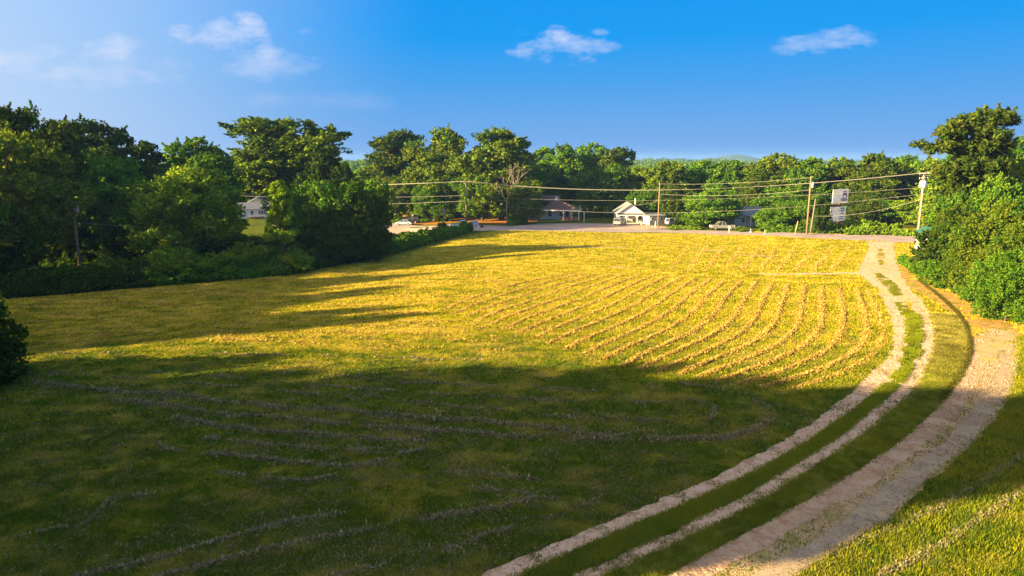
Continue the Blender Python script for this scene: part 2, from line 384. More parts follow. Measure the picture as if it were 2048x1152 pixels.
ribbon('gravel_strip', [zx(*r) for r in ((215,1905,1912),(240,1885,1935),(300,1866,1940),(400,1795,1915),(500,1735,1848),(600,1636,1758),(700,1500,1642),(800,1362,1528),(900,1245,1430),(1000,1110,1270),(1100,930,1105),(1200,760,945),(1300,600,780))], m_gravel, .027, .2, 6, .30, 15)
# bare orange dirt beyond the ditch, on the right
m_odirt = mat('orange_dirt', (0.50,0.27,0.09), 1, 0, noise=(.9, (0.22,0.19,0.03), .42, .62), noise2=(4, (0.56,0.36,0.16), .5, .8), bump=(7, 1, .1))
ribbon('orange_dirt_strip', [(528,1778,1800),(545,1790,1815),(565,1806,1850),(585,1835,1900),(605,1870,1950),(625,1905,1985),(645,1925,2020),(665,1935,2040),(685,1940,2050),(700,1942,2052),(725,1934,2044),(760,1915,2030),(790,1890,1960)], m_odirt, .014, .4, 8, .5, 21)
# public road: near edge and far edge in the picture
ribbon('asphalt_road', [((*[float(v) for v in G(a[0], a[1])[:2]],), (*[float(v) for v in G(b[0], b[1])[:2]],)) for a, b in
    (((2300,504),(2300,484)),((2048,493),(2048,476)),((1900,487),(1900,473)),((1800,484.5),(1800,471.5)),((1700,480),(1700,469)),((1600,475),(1600,466.5)),((1500,470.5),(1500,463.5)),((1400,467),(1400,460.5)),((1300,464.5),(1300,458)),((1200,463.5),(1200,456)),((1100,462),(1100,454)),((1000,461),(1000,451.5)),((900,462),(900,449.5)),((800,468),(800,447)),((700,472),(700,445)),((600,474),(600,444)))],
    m_asph, .02, .6, 8, .12, 31, world=True)
side_track([(1950,484),(1800,478),(1700,474.3),(1600,470.6),(1500,467),(1400,463.8),(1300,461.2),(1200,459.8),(1100,458),(1000,456)], .12, 'road_centre_line', m_yline, 3, .0, .028)
ribbon('junction_apron', [(466,740,905),(462,735,960),(457,730,1000),(452,725,960)], m_lot, .032, .8, 8, .6, 33)
ribbon('dirt_lot', [(447.5,1075,1225),(450,1030,1290),(453,1020,1330),(456,1060,1345),(458.5,1130,1310)], m_lot, .030, .8, 8, .5, 34)
ribbon('leaf_litter_bank', [(434,830,1000),(438,825,1060),(442,822,1080),(446,820,1060),(449,830,1010)], m_bank, .04, .8, 8, .8, 35)
ribbon('concrete_path', [(428.2,770,905),(430.8,770,905)], m_conc, .05, .5, 4, 0, 36)
ribbon('terraced_bare_field', [(440,1795,1885),(443,1795,1885),(446,1800,1880),(450,1805,1870)], m_odirt, .03, 1, 6, .8, 37)

def gpl(pts): P = np.array(pts, float); x, y, _ = G(P[:,0], P[:,1]); return resample(np.stack([x, y], -1), 40)
KA = gpl([(1712,578),(1731,632),(1734,671),(1709,705),(1651,735),(1582,759),(1520,776)])
KM = gpl([(1480,562),(1448,598),(1431,627),(1392,659),(1338,686),(1289,706),(1245,732)])
KI = gpl([(1142,546),(1090,556),(1040,566),(1000,577),(960,590),(920,605),(888,620)])
rows = []
for i in range(8): rows.append((KA*(1-i/7)+KM*(i/7), .27, .115, .9))
for i in range(1, 13): rows.append((KM*(1-i/12)+KI*(i/12), .25-.006*i, .10-.003*i, .85))
KA0 = KA + np.array((0.9, -0.8)); rows.append((KA0, .2, .07, .4))
for i in range(10):            # rows above the side track
    a = 1700-36*i; rows.append((gpl([(a,492),(a-10,505),(a-22,522),(a-36,541)]), .24, .10-.005*i, .62-.04*i))

RN = np.zeros((700, 900), np.float32); RW = np.zeros((700, 900), np.float32)      # 0.15 m raster, origin (-45, 35)
for P_, w_, h_, d_ in rows:
    Q_ = resample(P_, int(np.hypot(*np.diff(P_, axis=0).T).sum()/.1)+4)
    for rad, A_ in ((2, RN), (11, RW)):
        for a_ in range(-rad, rad+1):
            for b_ in range(-rad, rad+1):
                if a_*a_+b_*b_ > rad*rad: continue
                ii = ((Q_[:,1]-35)/.15+a_).astype(int); jj = ((Q_[:,0]+45)/.15+b_).astype(int); ok = (ii >= 0) & (ii < 700) & (jj >= 0) & (jj < 900); A_[ii[ok], jj[ok]] = 1
def row_mask(x, y, A_):
    ii = np.clip(((y-35)/.15).astype(int), 0, 699); jj = np.clip(((x+45)/.15).astype(int), 0, 899); return A_[ii, jj]
# ------------------------------------------------------------------ grass tufts over the field (uncountable: one object)
m_grass = mat('mown_grass_blades', attr='tint', transl=0.30)
def tufts(x, y, w, h, col, lean=.8, z0=0.0, seed=0, nb=2):
    r = np.random.default_rng(seed); n = len(x); z = Z(x, y)+z0
    Vs, Cs = [], []
    for b in range(nb):
        a = r.uniform(0, 2*np.pi, n); ca, sa = np.cos(a), np.sin(a); ln = r.normal(0, lean, n)*h
        ox = r.normal(0, .5, n)*w; oy = r.normal(0, .5, n)*w
        hw = w*.5*r.uniform(.6, 1.4, n); hh = h*r.uniform(.5, 1.5, n)
        p0 = np.stack([x+ox-ca*hw, y+oy-sa*hw, z-.01+0*x], -1); p1 = np.stack([x+ox+ca*hw, y+oy+sa*hw, z-.01+0*x], -1)
        k = r.uniform(.1, .9, n)
        p2 = np.stack([x+ox+ca*hw*(k*2-1)-sa*ln, y+oy+sa*hw*(k*2-1)+ca*ln, z+hh], -1)
        Vs.append(np.stack([p0, p1, p2], 1)); c = col*r.uniform(.75, 1.22, n)[:, None]; Cs.append(np.repeat(c[:, None], 3, 1))
    return np.concatenate(Vs).reshape(-1, 3), np.concatenate(Cs).reshape(-1, 3)
def tuft_object(name, parts, m, label, cat='grass'):
    V = np.concatenate([p[0] for p in parts]); C = np.concatenate([p[1] for p in parts])
    o = link(name, np_mesh(name, V, np.arange(len(V)).reshape(-1, 3), 3, m, C)); tag(o, label, cat, kind='stuff'); return o
def screen_samples(n, x0=-220, x1=2270, y0=458, y1=1230, seed=1):
    r = np.random.default_rng(seed); px = r.uniform(x0, x1, n); py = r.uniform(y0, y1, n)
    x, y, z = G(px, py, 12); return x, y, r
# left boundary of the field (foot of the hedge), right boundary (foot of the thicket)
hx, hy, _ = G(np.array([-300,30,200,400,600,780,870,940,1000]), np.array([615,597,582,567,548,512,484,463,458]))
def left_of_hedge(x, y): return x < np.interp(y, hy, hx)
EX = ['dirt_drive','wheel_track','wt2','side_track','bp1','bp2','bp3','bp4','asphalt_road']
def keep_mask(x, y, r, extra=()):
    k = np.ones(len(x), bool)
    nn_ = noise2(x, y, .8, 61, 3)
    for nme in list(EX)+list(extra):
        ins = inside(POLY[nme], x, y); k &= ~(ins & (r.uniform(0, 1, len(x)) < np.where((nn_ > .63) & (y < 118), .40, .975)))
    for nme in ('gravel_strip','clay_strip'): k &= ~(inside(POLY[nme], x, y) & (r.uniform(0,1,len(x)) < .985))
    k &= ~(inside(POLY['gravel_lane'], x, y) & (r.uniform(0,1,len(x)) < .80))
    k &= ~(inside(POLY['orange_dirt_strip'], x, y) & (noise2(x, y, 1.6, 77) < .56))
    return k
NG = 520000
x, y, r = screen_samples(NG, seed=2)
k = keep_mask(x, y, r) & (y < 170) & (y > 14); x, y = x[k], y[k]
dist = np.hypot(x, y); w = np.clip(dist*.0022, .05, .35)*1.05; h = np.clip(.05+dist*.0003, .05, .09)
w = w*np.where(dist < 60, .8, 1)
w = np.where(inside(POLY['gravel_lane'], x, y), w*.8, w)
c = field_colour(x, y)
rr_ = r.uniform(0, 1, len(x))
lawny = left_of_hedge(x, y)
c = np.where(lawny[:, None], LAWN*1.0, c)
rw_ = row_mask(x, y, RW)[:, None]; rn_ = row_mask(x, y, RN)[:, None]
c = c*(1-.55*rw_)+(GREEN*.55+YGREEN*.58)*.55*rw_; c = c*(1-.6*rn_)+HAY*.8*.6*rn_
# unmown green centre strip and verges by the drive are longer and greener
verge = np.zeros(len(x), bool)
ctr = np.array([(600,1800),(640,1825),(700,1820),(760,1780),(800,1735),(850,1650),(900,1560),(950,1470),(1000,1370),(1050,1260),(1100,1140),(1150,1040)], float)
vx, vy, _ = G(ctr[:,1], ctr[:,0])
dmin = np.min(np.hypot(x[:,None]-resample(np.stack([vx,vy],-1), 60)[None,:,0], y[:,None]-resample(np.stack([vx,vy],-1), 60)[None,:,1]), axis=1) if len(x) < 10 else None
parts = [tufts(x, y, w, h, c, 1.15, seed=5, nb=2)]
x2, y2, r2 = screen_samples(130000, x0=-200, x1=2250, y0=560, y1=1230, seed=12)
k = keep_mask(x2, y2, r2) & (noise2(x2, y2, 1.1, 21) > np.where(y2 < 50, .47, .56)) & (y2 < 75); x2, y2 = x2[k], y2[k]; d2 = np.hypot(x2, y2)
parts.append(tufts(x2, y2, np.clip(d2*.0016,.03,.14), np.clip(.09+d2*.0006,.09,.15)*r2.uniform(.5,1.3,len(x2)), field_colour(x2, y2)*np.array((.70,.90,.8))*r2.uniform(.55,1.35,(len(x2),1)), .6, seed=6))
tuft_object('grass', parts, m_grass, 'short mown yellow green grass covering the whole field')
# longer greener grass along the drive: between the tracks, beside them and on the verge left of the ditch
def band(L, Rr, n, seed, jit=.15):
    """points between two picture polylines (y, x)"""
    r = np.random.default_rng(seed); L = np.array(L, float); Rr = np.array(Rr, float)
    lx, ly, _ = G(L[:,1], L[:,0]); rx, ry, _ = G(Rr[:,1], Rr[:,0]); A = resample(np.stack([lx,ly],-1), 200); B = resample(np.stack([rx,ry],-1), 200)
    t = r.uniform(0, 198.99, n); i = t.astype(int); f = (t-i)[:, None]; s = r.uniform(0, 1, n)[:, None]
    P = (A[i]*(1-f)+A[i+1]*f)*(1-s)+(B[i]*(1-f)+B[i+1]*f)*s; P += r.normal(0, jit, P.shape); return P[:,0], P[:,1], r
bl = [(a, c) for a, b, c in drive_l]; br = [(a, b) for a, b, c in drive_r]
gp = []
bx, by, r = band(bl[1:], br[1:], 46000, 3, .12); d = np.hypot(bx, by); n3 = noise2(bx, by, 1.2, 9)
k = (d < 48) | (n3 > .45); bx, by, d, n3 = bx[k], by[k], d[k], n3[k]
gp.append(tufts(bx, by, np.clip(d*.0014,.035,.12), .10+.05*n3, GREEN*(1.35-.4*n3[:,None])+YGREEN*(.40*n3[:,None]), .5, seed=7))
# verge between the right wheel track and the lane
v1 = [(a, c) for a, b, c in drive_r[1:]]; v2 = [zx(*r_)[:2] for r_ in ((60,1690,0),(100,1718,0),(150,1735,0),(200,1740,0),(260,1735,0),(320,1705,0),(380,1665,0),(440,1620,0),(500,1545,0),(560,1490,0),(620,1410,0),(700,1290,0),(780,1160,0),(860,1010,0),(940,860,0),(1000,740,0),(1080,610,0),(1150,470,0),(1250,300,0))]
bx, by, r = band(v1, v2, 64000, 4, .14); d = np.hypot(bx, by); n3 = noise2(bx, by, 1.5, 19); far = smooth(36, 50, by)[:, None]
gp.append(tufts(bx, by, np.clip(d*.0013,.03,.12), .08+.06*n3, (GREEN*(.6+.8*noise2(bx,by,.6,43,2)[:,None])+YGREEN*.42*n3[:,None]+GREYHAY*.25*(noise2(bx,by,.4,47,2)[:,None]>.6))*(1-far)+(np.array((.30,.27,.05))*(.35+1.0*n3[:,None])*(.5+1.0*noise2(bx,by,.5,33,2)[:,None]))*far, .6, seed=8))
# right verge, beyond the gravel
v3 = [(a, c) for a, b, c in lane[2:]]; v4 = [(a, 2300) for a, b, c in lane[2:]]
bx, by, r = band(v3, v4, 42000, 14, .2); d = np.hypot(bx, by); n3 = noise2(bx, by, 1.5, 29)
gp.append(tufts(bx, by, np.clip(d*.0014,.035,.12), .09+.07*n3, GREEN*(1.25-.6*n3[:,None])+YGREEN*.55*n3[:,None], .6, seed=9))
for poly, nn in (((( 548,1752,1758),(560,1758,1778),(575,1774,1795),(592,1788,1802)),5000),(((606,1793,1800),(622,1800,1815),(632,1806,1816)),1800),(((497,1757,1762),(512,1755,1768),(530,1760,1764)),1200),(((640,1814,1836),(660,1818,1842),(700,1812,1838)),4000)):
    bx, by, r = band([(a,b) for a,b,c in poly], [(a,c) for a,b,c in poly], nn, nn, .12); n3 = noise2(bx, by, .7, 5); kk = n3 > .42; bx, by, n3 = bx[kk], by[kk], n3[kk]
    gp.append(tufts(bx, by, np.full(len(bx),.10), .08+.05*n3, GREEN*.8+YGREEN*.35*n3[:,None], .6, seed=nn))
tuft_object('verge_grass', gp, m_grass, 'longer green grass between and beside the dirt wheel tracks')
# loose stones and clods on the tracks
sp_ = []
for pl_, nn, cs in (([(a,b) for a,b,c in drive_l], 9000, (.50,.36,.25)), ([(a,b) for a,b,c in drive_r], 9000, (.50,.36,.25)), ([(a,b) for a,b,c in lane], 42000, (.40,.31,.22))):
    src = drive_l if pl_[0][1] == drive_l[0][1] and pl_[0][0] == drive_l[0][0] else (drive_r if pl_[0][0] == drive_r[0][0] else lane)
    bx, by, r = band([(a,b) for a,b,c in src], [(a,c) for a,b,c in src], nn, nn, .05); n3 = noise2(bx, by, 1.1, 9); kk = (n3 > .44) & ((by < 46) | (n3 > .6)); bx, by = bx[kk], by[kk]; d = np.hypot(bx, by)
    sp_.append(tufts(bx, by, np.clip(d*.0011,.025,.09), np.clip(d*.0009,.02,.06), np.array(cs)*r.uniform(.35,1.35,(len(bx),1)), .8, seed=nn, nb=1, z0=.025))
m_stone = mat('loose_stone', attr='tint', rough=1, spec=0)
tuft_object('loose_stones', sp_, m_stone, 'loose stones and clods scattered on the dirt tracks', 'stones')
# dark ragged edge of the little ditch
dl = np.array([(560,1838),(575,1856),(590,1876),(605,1893),(625,1914),(650,1930),(680,1939),(705,1940),(730,1930),(750,1917),(775,1900),(800,1880)], float)
dx_, dy_, _ = G(dl[:,1], dl[:,0]); DP = resample(np.stack([dx_, dy_], -1), 400)
r = np.random.default_rng(5); i = r.integers(0, 400, 9000); bx = DP[i,0]+r.normal(0,.07,9000); by = DP[i,1]+r.normal(0,.07,9000)
tuft_object('ditch_edge_grass', [tufts(bx, by, np.full(9000,.10), r.uniform(.05,.15,9000), np.tile(np.array((.10,.095,.018)),(9000,1)), .35, seed=10)], m_grass, 'dark ragged grass overhanging the small eroded ditch beside the verge')

# ------------------------------------------------------------------ windrows of cut hay (uncountable: one object)
for pts, w_, h_, p_ in (
    ([(70,765),(242,784),(376,792),(483,811),(644,819),(859,838),(1074,854),(1200,872),(1400,885),(1500,868),(1545,840)], .26, .17, .95),
    ([(231,800),(349,814),(456,830),(591,840),(752,854),(913,865),(1074,873),(1230,884)], .24, .17, .95),
    ([(344,835),(456,854),(564,865),(698,875),(859,883),(930,880)], .20, .15, .9),
    ([(408,875),(510,889),(644,900),(806,908),(850,900)], .17, .14, .85),
    ([(408,908),(510,918),(591,926),(725,934),(770,920)], .17, .13, .8),
    ([(440,945),(510,953),(618,964),(671,951)], .14, .11, .8),
    ([(130,1165),(177,1149),(322,1117),(403,1090),(510,1063),(580,1042),(682,1031)], .15, .11, .8),
    ([(300,1160),(376,1144),(473,1112),(564,1093),(623,1079),(698,1069),(806,1047),(870,1036),(977,1020),(1060,1000)], .17, .12, .85),
    ([(780,1160),(806,1144),(886,1106),(994,1063),(1096,1036),(1200,1000)], .16, .10, .6),
    ([(600,1175),(700,1148),(780,1130)], .2, .1, .5),
    ([(30,1075),(90,1062),(180,1045),(215,1000),(300,990)], .14, .1, .45),
    ([(240,895),(280,872),(300,880),(360,905)], .14, .1, .5),
    ([(890,950),(960,945),(1020,955),(1080,960)], .16, .12, .6),
    ([(950,975),(1030,985),(1110,1005)], .16, .08, .5),
    ([(1355,765),(1430,775),(1500,795),(1540,825),(1520,855),(1440,880)], .16, .09, .7),
    ([(1290,775),(1370,790),(1430,815),(1420,840)], .15, .07, .6),
    ([(60,745),(200,752),(400,768),(640,790),(900,812),(1150,835),(1330,842)], .22, .10, .55),
    ([(300,742),(520,762),(800,784),(1100,800),(1350,808)], .2, .09, .5),
    ([(560,742),(800,764),(1050,776),(1300,785)], .2, .09, .5),
    ([(1650,1110),(1740,1075),(1840,1035),(1950,975),(2060,900)], .2, .08, .6), ([(1760,1150),(1880,1090),(1990,1020),(2080,960)], .25, .09, .7)):
    rows.append((gpl(pts), w_*1.45, h_*.95, p_*.62)); rows.append((gpl([(a+4, b-3) for a, b in pts]), w_*4.5, h_*.35, p_*.30))
rr = np.random.default_rng(44)
for i in range(21):
    Yv = 45.5+i*2.2; X0 = np.interp(Yv, hy, hx)+1; X1 = 2+rr.uniform(-3, 4)-i*.2
    Yv += rr.uniform(-.8,.8); t = np.linspace(0, 1, 40); rows.append((np.stack([X0+(X1-X0)*t, Yv+2.2*np.sin(t*2.2+.4)-.06*(X0+(X1-X0)*t)+.3*np.sin(t*9+i*2.1)], -1), .34, .07, .26))
hp = []
for ri, (P, wd, hh, dens) in enumerate(rows):
    r = np.random.default_rng(100+ri); L = np.hypot(*np.diff(P, axis=0).T).sum(); D = np.hypot(P[:,0], P[:,1]).mean()
    sc = np.clip(D/40, .7, 2.4); n = int(L*150*dens/sc)
    t = r.uniform(0, len(P)-1.001, n); i = t.astype(int); f = (t-i)[:, None]; Q = P[i]*(1-f)+P[i+1]*f
    gate = noise2(t*L/len(P), t*0+ri*13.7, 2.0, ri, 2); kk = gate > (.60-.55*dens); Q = Q[kk]; gate = gate[kk]; n = len(Q)
    wv = .45+1.1*noise2(Q[:,0], Q[:,1]+ri*31, 2.4, 8, 2)[:, None]; off = r.normal(0, wd*.5, (n, 2))*r.uniform(.4, 1.5, (n, 1))*wv; wob = (noise2(Q[:,0]+ri*9, Q[:,1], 1.6, 3, 2)-.5)*wd*1.6; Q = Q+off+wob[:, None]
    prof = np.exp(-(np.hypot(off[:,0], off[:,1])/wd)**2)
    hgt = hh*prof*(.4+1.1*gate)
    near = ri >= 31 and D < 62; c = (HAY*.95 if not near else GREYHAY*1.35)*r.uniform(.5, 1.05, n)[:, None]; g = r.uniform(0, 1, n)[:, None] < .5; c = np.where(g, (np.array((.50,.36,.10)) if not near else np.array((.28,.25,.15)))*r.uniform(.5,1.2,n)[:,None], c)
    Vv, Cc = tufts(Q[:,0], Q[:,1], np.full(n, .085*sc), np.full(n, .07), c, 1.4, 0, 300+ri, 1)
    Vv = Vv.reshape(-1, 3, 3); Vv[:, :, 2] += (hgt*r.uniform(.1, 1, n))[:, None]; hp.append((Vv.reshape(-1, 3), Cc))
    # dense inner body so the row casts a shade
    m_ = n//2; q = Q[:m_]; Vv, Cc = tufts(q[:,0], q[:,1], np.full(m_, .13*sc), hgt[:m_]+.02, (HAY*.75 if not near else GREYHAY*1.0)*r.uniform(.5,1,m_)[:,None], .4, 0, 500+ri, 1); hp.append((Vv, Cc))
# loose clumps scattered over the near half
r = np.random.default_rng(8); n = 5200; px = r.uniform(-50, 1750, n); py = r.uniform(640, 1150, n); cx, cy, _ = G(px, py); kk = keep_mask(cx, cy, r) & (noise2(cx, cy, 5, 4) > .42); cx, cy = cx[kk], cy[kk]
m_ = 22; jx = np.repeat(cx, m_)+r.normal(0,.22,len(cx)*m_); jy = np.repeat(cy, m_)+r.normal(0,.12,len(cx)*m_)
cc = GREYHAY*r.uniform(.4, 1.15, len(jx))[:, None]; Vv, Cc = tufts(jx, jy, np.full(len(jx), .09), np.full(len(jx), .055), cc, 1.3, 0, 91, 1); hp.append((Vv, Cc))
m_hay = mat('dry_cut_hay', attr='tint', transl=0.15)
tuft_object('cut_hay', hp, m_hay, 'raked rows of dry brown cut hay curving across the mown field', 'hay')

# ------------------------------------------------------------------ foliage
m_leaf = mat('leaf', attr='tint', objcol=True, transl=0.22)
m_needle = mat('pine_needles', attr='tint', objcol=True, transl=0.2)
m_bark = mat('bark', (0.13,0.095,0.065), 1, 0, noise=(3, (0.07,0.05,0.035), .4, .7), bump=(8, 1, .08))
m_deadbark = mat('dead_grey_wood', (0.30,0.25,0.19), 1, 0, noise=(3, (0.28,0.22,0.16), .4, .7))
def leaves(centres, crad, per, leaf, seed, flat=.55, upbias=.5, ctint=None, elong=1.6):
    r = np.random.default_rng(seed); n = len(centres)*per
    C = np.repeat(centres, per, 0); R = np.repeat(crad, per)[:, None]
    d = r.normal(0, 1, (n, 3)); d /= np.linalg.norm(d, axis=1)[:, None]; rad = r.uniform(.25, 1, n)[:, None]**.5
    P = C+d*rad*R*np.array((1, 1, flat))
    nrm = d*.7+r.normal(0, .75, (n, 3)); nrm[:, 2] += upbias*.7; nrm /= np.linalg.norm(nrm, axis=1)[:, None]
    a = np.cross(nrm, r.normal(0, 1, (n, 3))); a /= np.linalg.norm(a, axis=1)[:, None]; b = np.cross(nrm, a)
    s = leaf*r.uniform(.6, 1.3, n)[:, None]
    V = np.stack([P-a*s*elong*.5, P+b*s*.5, P+a*s*elong*.5, P-b*s*.5], 1).reshape(-1, 3)
    t = (r.uniform(.5, 1.5, n)[:, None])*np.ones(3)
    if ctint is not None: t = t*np.repeat(ctint, per, 0)
    T = np.repeat(t, 4, 0)
    return V, T
def crown_mesh(name, blobs, nclump, per, leaf, seed, crad=(.6, 1.3), m=None, flat=.75, shell=.5, hue=.26, elong=1.6, sprigs=.30):
    r = np.random.default_rng(seed); B = np.array(blobs, float); wgt = (B[:,3]*B[:,4]+B[:,3]*B[:,5]*2); wgt /= wgt.sum()
    bi = r.choice(len(B), nclump, p=wgt); d = r.normal(0, 1, (nclump, 3)); d[:, 2] += .15; d /= np.linalg.norm(d, axis=1)[:, None]
    rad = (shell+(1-shell)*r.uniform(0, 1, nclump)**.6)[:, None]*r.uniform(.88, 1.12, nclump)[:, None]
    C = B[bi, :3]+d*rad*B[bi, 3:6]
    cr = r.uniform(*crad, nclump)
    tint = np.ones((nclump, 3)); hv = r.normal(0, hue, nclump); tint[:, 0] += hv+.02; tint[:, 1] += hv*.45; tint[:, 2] += hv*.3; tint = np.clip(tint, .45, 1.8)
    V, T = leaves(C, cr, per, leaf, seed+1, flat, .5, tint, elong)
    if sprigs:      # shoots standing out of the clumps: uneven outline
        k = r.choice(nclump, int(nclump*sprigs)); dd = d[k]*.8+r.normal(0, .35, (len(k), 3)); dd[:, 2] += .45; dd /= np.linalg.norm(dd, axis=1)[:, None]
        tt = np.linspace(.4, 1.35, 7); SC_ = (C[k][:, None, :]+dd[:, None, :]*(tt[None, :, None]*cr[k][:, None, None])).reshape(-1, 3)
        V2, T2 = leaves(SC_, np.repeat(cr[k]*.17, 7), 6, leaf*.62, seed+5, 1, .3, np.repeat(tint[k]*1.08, 7, 0), elong*1.2); V = np.concatenate([V, V2]); T = np.concatenate([T, T2])
    return np_mesh(name, V, np.arange(len(V)).reshape(-1, 4), 4, m or m_leaf, T)
def trunk_mesh(name, blobs, H, r0, seed, m=None, fork=.35, low=.0):
    rd = random.Random(seed); mb = MB(); B = sorted(blobs, key=lambda b: b[2])
    top = B[-1]; sp = [(0, 0, -.4), (rd.uniform(-.2,.2), rd.uniform(-.2,.2), H*.18), (top[0]*.15+rd.uniform(-.3,.3), top[1]*.15, H*.40), (top[0]*.5, top[1]*.5, H*.65), (top[0], top[1], top[2]+top[5]*.4)]
    mb.tube(sp, [r0*1.25, r0, r0*.75, r0*.45, r0*.12], 8)
    for b in B[:-1]:
        zf = max(H*(.15+low), min(H*.6, b[2]*.55)); t = zf/(H*.65); k = min(2.999, t*3); i = int(k); f = k-i
        s = Vector(sp[i])*(1-f)+Vector(sp[i+1])*f; s.x *= .9
        e = Vector((b[0], b[1], b[2]+b[5]*.2)); mdd = s.lerp(e, .5)+Vector((rd.uniform(-.5,.5), rd.uniform(-.5,.5), -abs(e.z-s.z)*.12))
        mb.tube([s, mdd, e], [r0*.42, r0*.28, r0*.08], 6)
        for q in range(3):
            e2 = e+Vector((rd.uniform(-1,1)*b[3], rd.uniform(-1,1)*b[4], rd.uniform(-.3,.9)*b[5]))*.8
            mb.tube([mdd.lerp(e, .4+.2*q), e2], [r0*.16, r0*.04], 4)
    me = bpy.data.meshes.new(name); me.from_pydata(mb.v, [], mb.f); me.materials.append(m or m_bark)
    return me
def blob_tree(H, W, base, n, seed, lobe=.30, topw=.55, vsq=.75):
    """lobes filling an egg from base*H to H"""
    rd = random.Random(seed); out = []; h0 = H*base; hc = (H+h0)/2; hr = (H-h0)/2
    for i in range(n):
        u = (i+.5)/n; zz = -1+2*u; zz = zz*.86; rr_ = math.sqrt(max(0, 1-abs(zz)**2.2)); a = i*2.39996+rd.uniform(-.5,.5); k = rr_*rd.uniform(.45,.78)
        if zz > .3: k *= topw+.4
        lr = W*lobe*rd.uniform(.75,1.15)*(1-.25*max(0, zz)); out.append((math.cos(a)*k*W/2, math.sin(a)*k*W/2, hc+zz*(hr-lr*vsq*.6), lr, lr, lr*vsq*rd.uniform(.85,1.15)))
    out.append((rd.uniform(-.05,.05)*W, rd.uniform(-.05,.05)*W, H-W*lobe*vsq*.8, W*lobe*.8, W*lobe*.8, W*lobe*vsq*.8))
    out.append((0, 0, hc, W*.27, W*.27, hr*.6))
    return out
PROTO = {}
def proto(key, H, W, blobs, nclump, per, leaf, seed, r0=.35, **kw):
    cm = crown_mesh(key+'_crown', blobs, nclump, per, leaf, seed, **kw); tm = trunk_mesh(key+'_trunk', blobs, H, r0, seed)
    # measured size
    co = np.empty(len(cm.vertices)*3, dtype=np.float32); cm.vertices.foreach_get('co', co); co = co.reshape(-1, 3)
    PROTO[key] = dict(H=float(np.percentile(co[:,2], 99.7)), W=float(np.percentile(co[:,0], 99)-np.percentile(co[:,0], 1)), crown=cm, trunk=tm)
proto('oak_a', 22, 20, blob_tree(22,20,.16,13,1,.22,.7,.6), 900, 34, .40, 11, .55, crad=(.5,1.25))
proto('oak_b', 22, 18, blob_tree(22,18,.12,12,2,.23,.7,.65), 860, 34, .40, 12, .5, crad=(.5,1.25))
proto('oak_c', 20, 15, blob_tree(20,15,.10,10,3,.25,.6,.75), 760, 34, .38, 13, .45, crad=(.45,1.2))
proto('round_a', 14, 13, blob_tree(14,13,.06,11,4,.25,.8,.7), 760, 34, .30, 14, .3, crad=(.5,1.1))
proto('round_b', 12, 12, blob_tree(12,12,.03,10,5,.27,.7,.8), 720, 34, .28, 15, .3, crad=(.5,1.0))
proto('tall_a', 20, 11, blob_tree(20,11,.06,11,6,.27,.6,.9), 760, 32, .37, 16, .35, crad=(.4,1.1))
proto('tall_b', 19, 10, blob_tree(19,10,.05,9,7,.28,.7,1.0), 720, 32, .37, 17, .35, crad=(.4,1.1))
proto('bush_a', 5, 7, blob_tree(5,7,-.1,9,8,.25,.8,.6), 420, 26, .20, 18, .10, crad=(.25,.6))
proto('bush_b', 6, 5.5, blob_tree(6,5.5,-.1,9,9,.27,.7,.8), 420, 26, .20, 19, .10, crad=(.25,.6))
# tall sparse old tree with layers and gaps
def layered(H, W, seed, n=11, lobe=.15, z0=.3):
    rd = random.Random(seed); out = []
    for i in range(n):
        z_ = H*(z0+(.93-z0)*(i+.5)/n); a = i*2.4+rd.uniform(-.4,.4); k = W/2*rd.uniform(.35,.85)*(1.0-.45*max(0,(z_/H-.6)/.4)); lr = W*lobe*rd.uniform(.8,1.3)
        out.append((math.cos(a)*k, math.sin(a)*k*.8, z_, lr*1.25, lr*1.1, lr*.62))
    out.append((W*.02, 0, H*.95, W*.16, W*.14, H*.045)); return out
proto('gappy', 22, 17, layered(22,17,21,17,.155,.22), 820, 34, .38, 22, .5, crad=(.6,1.25), shell=.25)
proto('gappy_b', 21, 15, layered(21,15,31,15,.17,.15), 800, 34, .37, 32, .45, crad=(.6,1.2), shell=.25)

TREES = 0
def tree(key, px, Y, top, wpx, col, name, label, cat='tree', group=None, rz=None, basez=None, trunk=True):
    global TREES; TREES += 1
    p = PROTO[key]; g = at(px, Y); H = ztop(top, Y)-g.z; W = wpx*mpp(Y*CP+HC*SP)
    sz = H/p['H']; sx = W/p['W']; rz = (TREES*1.7) % 6.28 if rz is None else rz
    root = empty(name, g, rz, label, cat, group); root.scale = (sx, sx, sz)
    if trunk: link('trunk', p['trunk'], root)
    c = link('crown', p['crown'], root); c.color = (*col, 1); return root
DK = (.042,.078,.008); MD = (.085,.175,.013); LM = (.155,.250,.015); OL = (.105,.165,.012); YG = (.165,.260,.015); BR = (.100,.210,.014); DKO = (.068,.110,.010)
GL = 'trees of the wooded left edge'; GC = 'tall trees behind the road junction'; GR = 'trees of the wood across the road'; GE = 'trees at the right edge'
proto('thicket', 12, 12, blob_tree(12,12,-.02,12,25,.25,.7,.8), 1500, 30, .19, 26, .15, crad=(.3,.8), elong=1.8, sprigs=.5)
proto('dense', 18, 9, [(0,0,3,4,4,3.5),(0,0,7,4.3,4.3,4),(0,0,11,4.2,4.2,4),(0,0,14.5,3.4,3.4,3.5)], 520, 34, .5, 27, .35, crad=(.5,1.1), shell=.3)
proto('gappy_high', 22, 17, layered(22,17,21,15,.165,.42), 820, 34, .38, 24, .5, crad=(.5,1.1), shell=.25)
